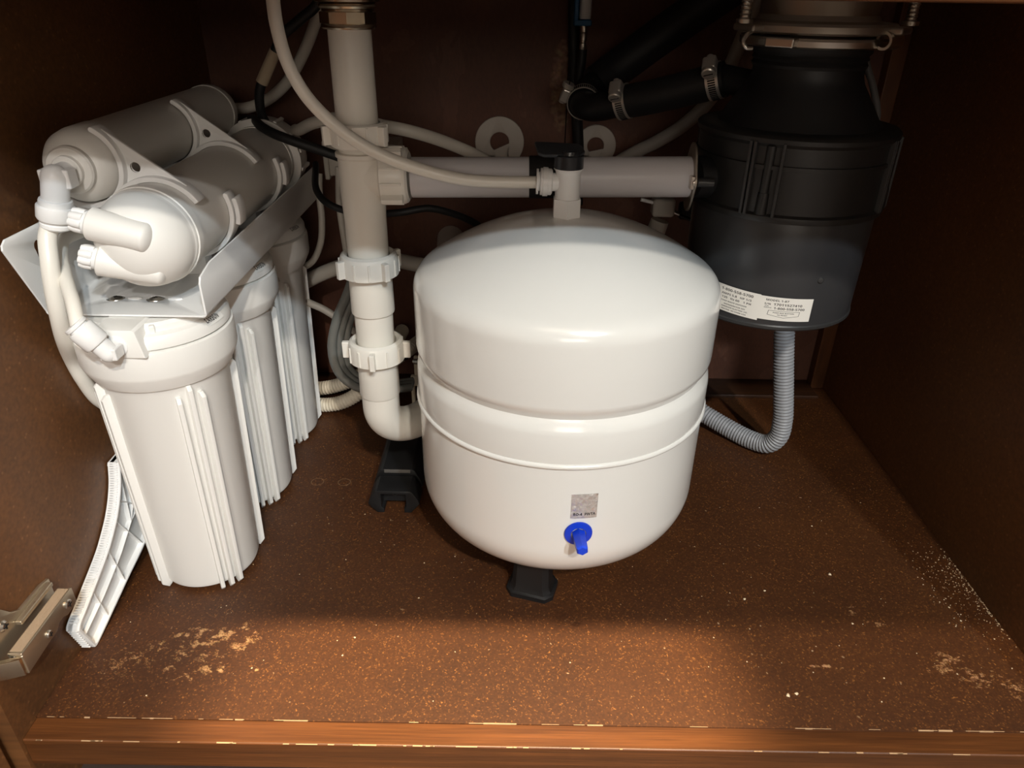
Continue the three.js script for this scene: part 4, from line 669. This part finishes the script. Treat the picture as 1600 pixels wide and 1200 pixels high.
// cord with a paper tag
{
  const t = thing('tagged_cord', 'black cord with a torn white paper tag above the ribbed membrane cap', 'cord');
  const pts = [[-0.195, 0.56, 0.13], [-0.205, 0.522, 0.13], [-0.2265, 0.505, 0.128], [-0.249, 0.4885, 0.125], [-0.2595, 0.472, 0.122], [-0.2755, 0.448, 0.12], [-0.2835, 0.43, 0.118], [-0.286, 0.408, 0.112], [-0.285, 0.39, 0.09], [-0.27, 0.36, 0.04]];
  mesh('cord', sweep(pts, 0.0052, 80, 14), mat.rubber, t);
  const p = V(-0.2585, 0.4745, 0.1215), q = V(-0.2785, 0.4425, 0.119), d = q.clone().sub(p);
  const tex = canvasTex(128, 256, (g, w, h) => { g.fillStyle = '#b9a88e'; g.fillRect(0, 0, w, h); g.strokeStyle = '#2a241c'; g.lineWidth = 5; for (const [x, y] of [[20, 40], [34, 70], [24, 100]]) { g.beginPath(); g.moveTo(x, y); g.quadraticCurveTo(x + 16, y - 16, x + 28, y + 6); g.stroke(); } g.beginPath(); g.moveTo(96, 200); g.lineTo(110, 196); g.stroke(); });
  mesh('paper_tag', latheOn([[0.0056, 0], [0.0062, 0], [0.0066, d.length()], [0.006, d.length()], [0.0056, 0]], p, d, 20), M([1, 1, 1], 0.8, { map: tex }), t);
  settle(t);
}
single('black_cable', sweep([[-0.33, 0.392, 0.05], [-0.3, 0.401, 0.1], [-0.275, 0.4015, 0.15], [-0.255, 0.3975, 0.17], [-0.21, 0.3835, 0.175], [-0.17, 0.37, 0.17], [-0.12, 0.36, 0.15], [-0.08, 0.35, 0.1]], 0.0052, 70, 14), mat.rubber, 'black cable passing over the ribbed membrane cap towards the drain tee', 'cord');
single('black_cable', sweep([[-0.235, 0.352, 0.1], [-0.215, 0.34, 0.18], [-0.2, 0.333, 0.2], [-0.18, 0.3265, 0.205], [-0.15, 0.325, 0.21], [-0.12, 0.3285, 0.215], [-0.092, 0.332, 0.21], [-0.07, 0.325, 0.2], [-0.045, 0.3085, 0.18], [-0.02, 0.28, 0.15]], 0.0038, 80, 14), mat.rubber, 'black cable looping below the drain tee behind the tank shoulder', 'cord');
single('black_cable', sweep([[-0.162, 0.325, 0.2], [-0.172, 0.295, 0.195], [-0.178, 0.262, 0.19], [-0.176, 0.22, 0.18], [-0.165, 0.15, 0.15], [-0.14, 0.11, 0.12]], 0.0055, 70, 14), mat.rubber, 'black cable hanging straight down tight behind the upright drain', 'cord');
// faucet hoses with their connector
single('faucet_hose', sweep([[0.0655, 0.57, 0.0], [0.067, 0.52, -0.008], [0.07, 0.47, -0.012], [0.073, 0.43, -0.014], [0.079, 0.385, -0.014], [0.083, 0.34, -0.012], [0.085, 0.28, -0.01]], 0.0072, 60, 16), mat.rubber, 'thick black faucet hose hanging in front of the cracked back panel', 'hose');
{
  const t = thing('quick_connector', 'blue and white plastic connector with a metal ferrule on a black braided line', 'connector');
  const x = 0.077, z = 0.02;
  mesh('clip', [rbox(x - 0.0115, x - 0.0065, 0.5005, 0.56, z - 0.008, z + 0.01, 0.0012), rbox(x - 0.0115, x + 0.009, 0.499, 0.5055, z - 0.007, z + 0.0105, 0.0015), rbox(x - 0.0115, x + 0.009, 0.499, 0.56, z - 0.01, z - 0.006, 0.0012)], mat.blueClip, t);
  mesh('insert', lathe([[0, 0.506], [0.0068, 0.5062], [0.0072, 0.51], [0.0068, 0.56], [0, 0.56]], 32).translate(x + 0.0015, 0, z), mat.fitting, t);
  mesh('ferrule', lathe([[0, 0.4725], [0.0036, 0.4725], [0.0042, 0.4735], [0.0042, 0.48], [0.0034, 0.481], [0.0034, 0.483], [0.0044, 0.4835], [0.0044, 0.49], [0.0036, 0.4915], [0.0048, 0.4925], [0.0048, 0.4995], [0, 0.4995]], 24).translate(x + 0.001, 0, z), mat.steel, t);
  mesh('line', sweep([[x + 0.001, 0.4735, z], [x, 0.455, z], [x - 0.002, 0.435, z - 0.002], [x - 0.0015, 0.41, z - 0.006], [x + 0.004, 0.35, z - 0.014]], 0.0054, 40, 14), mat.rubber, t);
  settle(t);
}
// round wall covers with a slot for the pipe
for (const [x, y, r, turn, label, h] of [[-0.0215, 0.357, 0.0325, -84, 'round white wall cover with an open slot behind the waste pipe, left of the valve', 0.0125], [0.106, 0.354, 0.027, -95, 'round white wall cover half hidden below the black elbow', 0.011]]) {
  const s = new THREE.Shape(); s.absarc(0, 0, r, 0, Math.PI * 2, false);
  const p = new THREE.Path(), w = h * 0.96; p.absarc(0, 0, h, R(30), R(330), false); p.lineTo(r * 0.93, -h * 0.5); p.lineTo(r * 0.93, h * 0.5); s.holes.push(p);
  single('wall_cover', extrude(s, 0.004, 0.0012).rotateZ(R(turn)).translate(x, y, BK), M([0.55, 0.5, 0.44], 0.5), label, 'wall cover', 'round wall covers on the back panel');
}
// small shutoff valve behind the tank on the right
{
  const t = thing('angle_stop', 'small shutoff valve in the gap between tank dome and waste pipe', 'valve');
  mesh('body', [rbox(0.166, 0.193, 0.296, 0.318, 0.085, 0.105, 0.004), rod(V(0.178, 0.29, 0.095), V(0.17, 0.26, 0.095), 0.011, 0.012, 24)], mat.tubeDim, t);
  mesh('stem', [rod(V(0.171, 0.312, 0.1), V(0.151, 0.3165, 0.1), 0.0022, 0.0022, 12)], mat.fitting, t);
  mesh('nipple', [rod(V(0.192, 0.302, 0.098), V(0.201, 0.298, 0.098), 0.003, 0.002, 12)], mat.steel, t);
  mesh('handle', [rbox(0.2, 0.226, 0.292, 0.312, 0.085, 0.1, 0.004), rod(V(0.2, 0.298, 0.1), V(0.222, 0.29, 0.1), 0.002, 0.002, 10)], mat.rubber, t);
  settle(t);
}
// wall bracket and screw seen past the left edge of the tank
{
  const t = thing('pipe_strap', 'small cream strap and bright screw in the gap beside the tank groove', 'strap');
  mesh('strap', [rbox(-0.139, -0.112, 0.054, 0.07, 0.092, 0.1, 0.003), rbox(-0.139, -0.1335, 0.0, 0.07, 0.092, 0.1, 0.002)], mat.hoseCream, t);
  mesh('screw', rod(V(-0.133, 0.0925, 0.098), V(-0.122, 0.094, 0.104), 0.0035, 0.004, 16), mat.steel, t);
  mesh('post', rbox(-0.134, -0.128, 0.066, 0.098, 0.09, 0.096, 0.002), mat.hoseCream, t);
  settle(t);
}
// dust and crumbs along the right side wall
{
  const g = [];
  const bit = (x, z, s) => { const q = new THREE.TetrahedronGeometry(s, 1); q.scale(1, 0.5, 0.6 + 0.6 * rnd()).rotateY(rnd() * 6).translate(x, s * 0.3, z); g.push(q); };
  for (let i = 0; i < 420; i++) { const k = rnd(); bit(RX - 0.002 - 0.05 * rnd() ** 3, 0.33 + 0.16 * Math.min(1, 0.5 + 0.5 * (rnd() + rnd() - 1)) , 0.0003 + 0.0007 * k * k); }
  for (let i = 0; i < 160; i++) bit(L + 0.03 + rnd() * 0.83, 0.27 + 0.29 * rnd(), 0.0003 + 0.0008 * rnd() ** 3);
  for (const [x, z, s] of [[0.338, 0.395, 0.0022], [0.262, 0.42, 0.0016], [0.238, 0.432, 0.0018], [0.245, 0.545, 0.0022], [0.253, 0.543, 0.0018], [0.335, 0.462, 0.0014]]) bit(x, z, s);
  const m = single('crumbs', g, mat.crumb, 'pale crumbs and dust scattered along the right side wall and floor', 'crumbs'); m.userData.kind = 'stuff';
}
renderer.render(scene, camera);
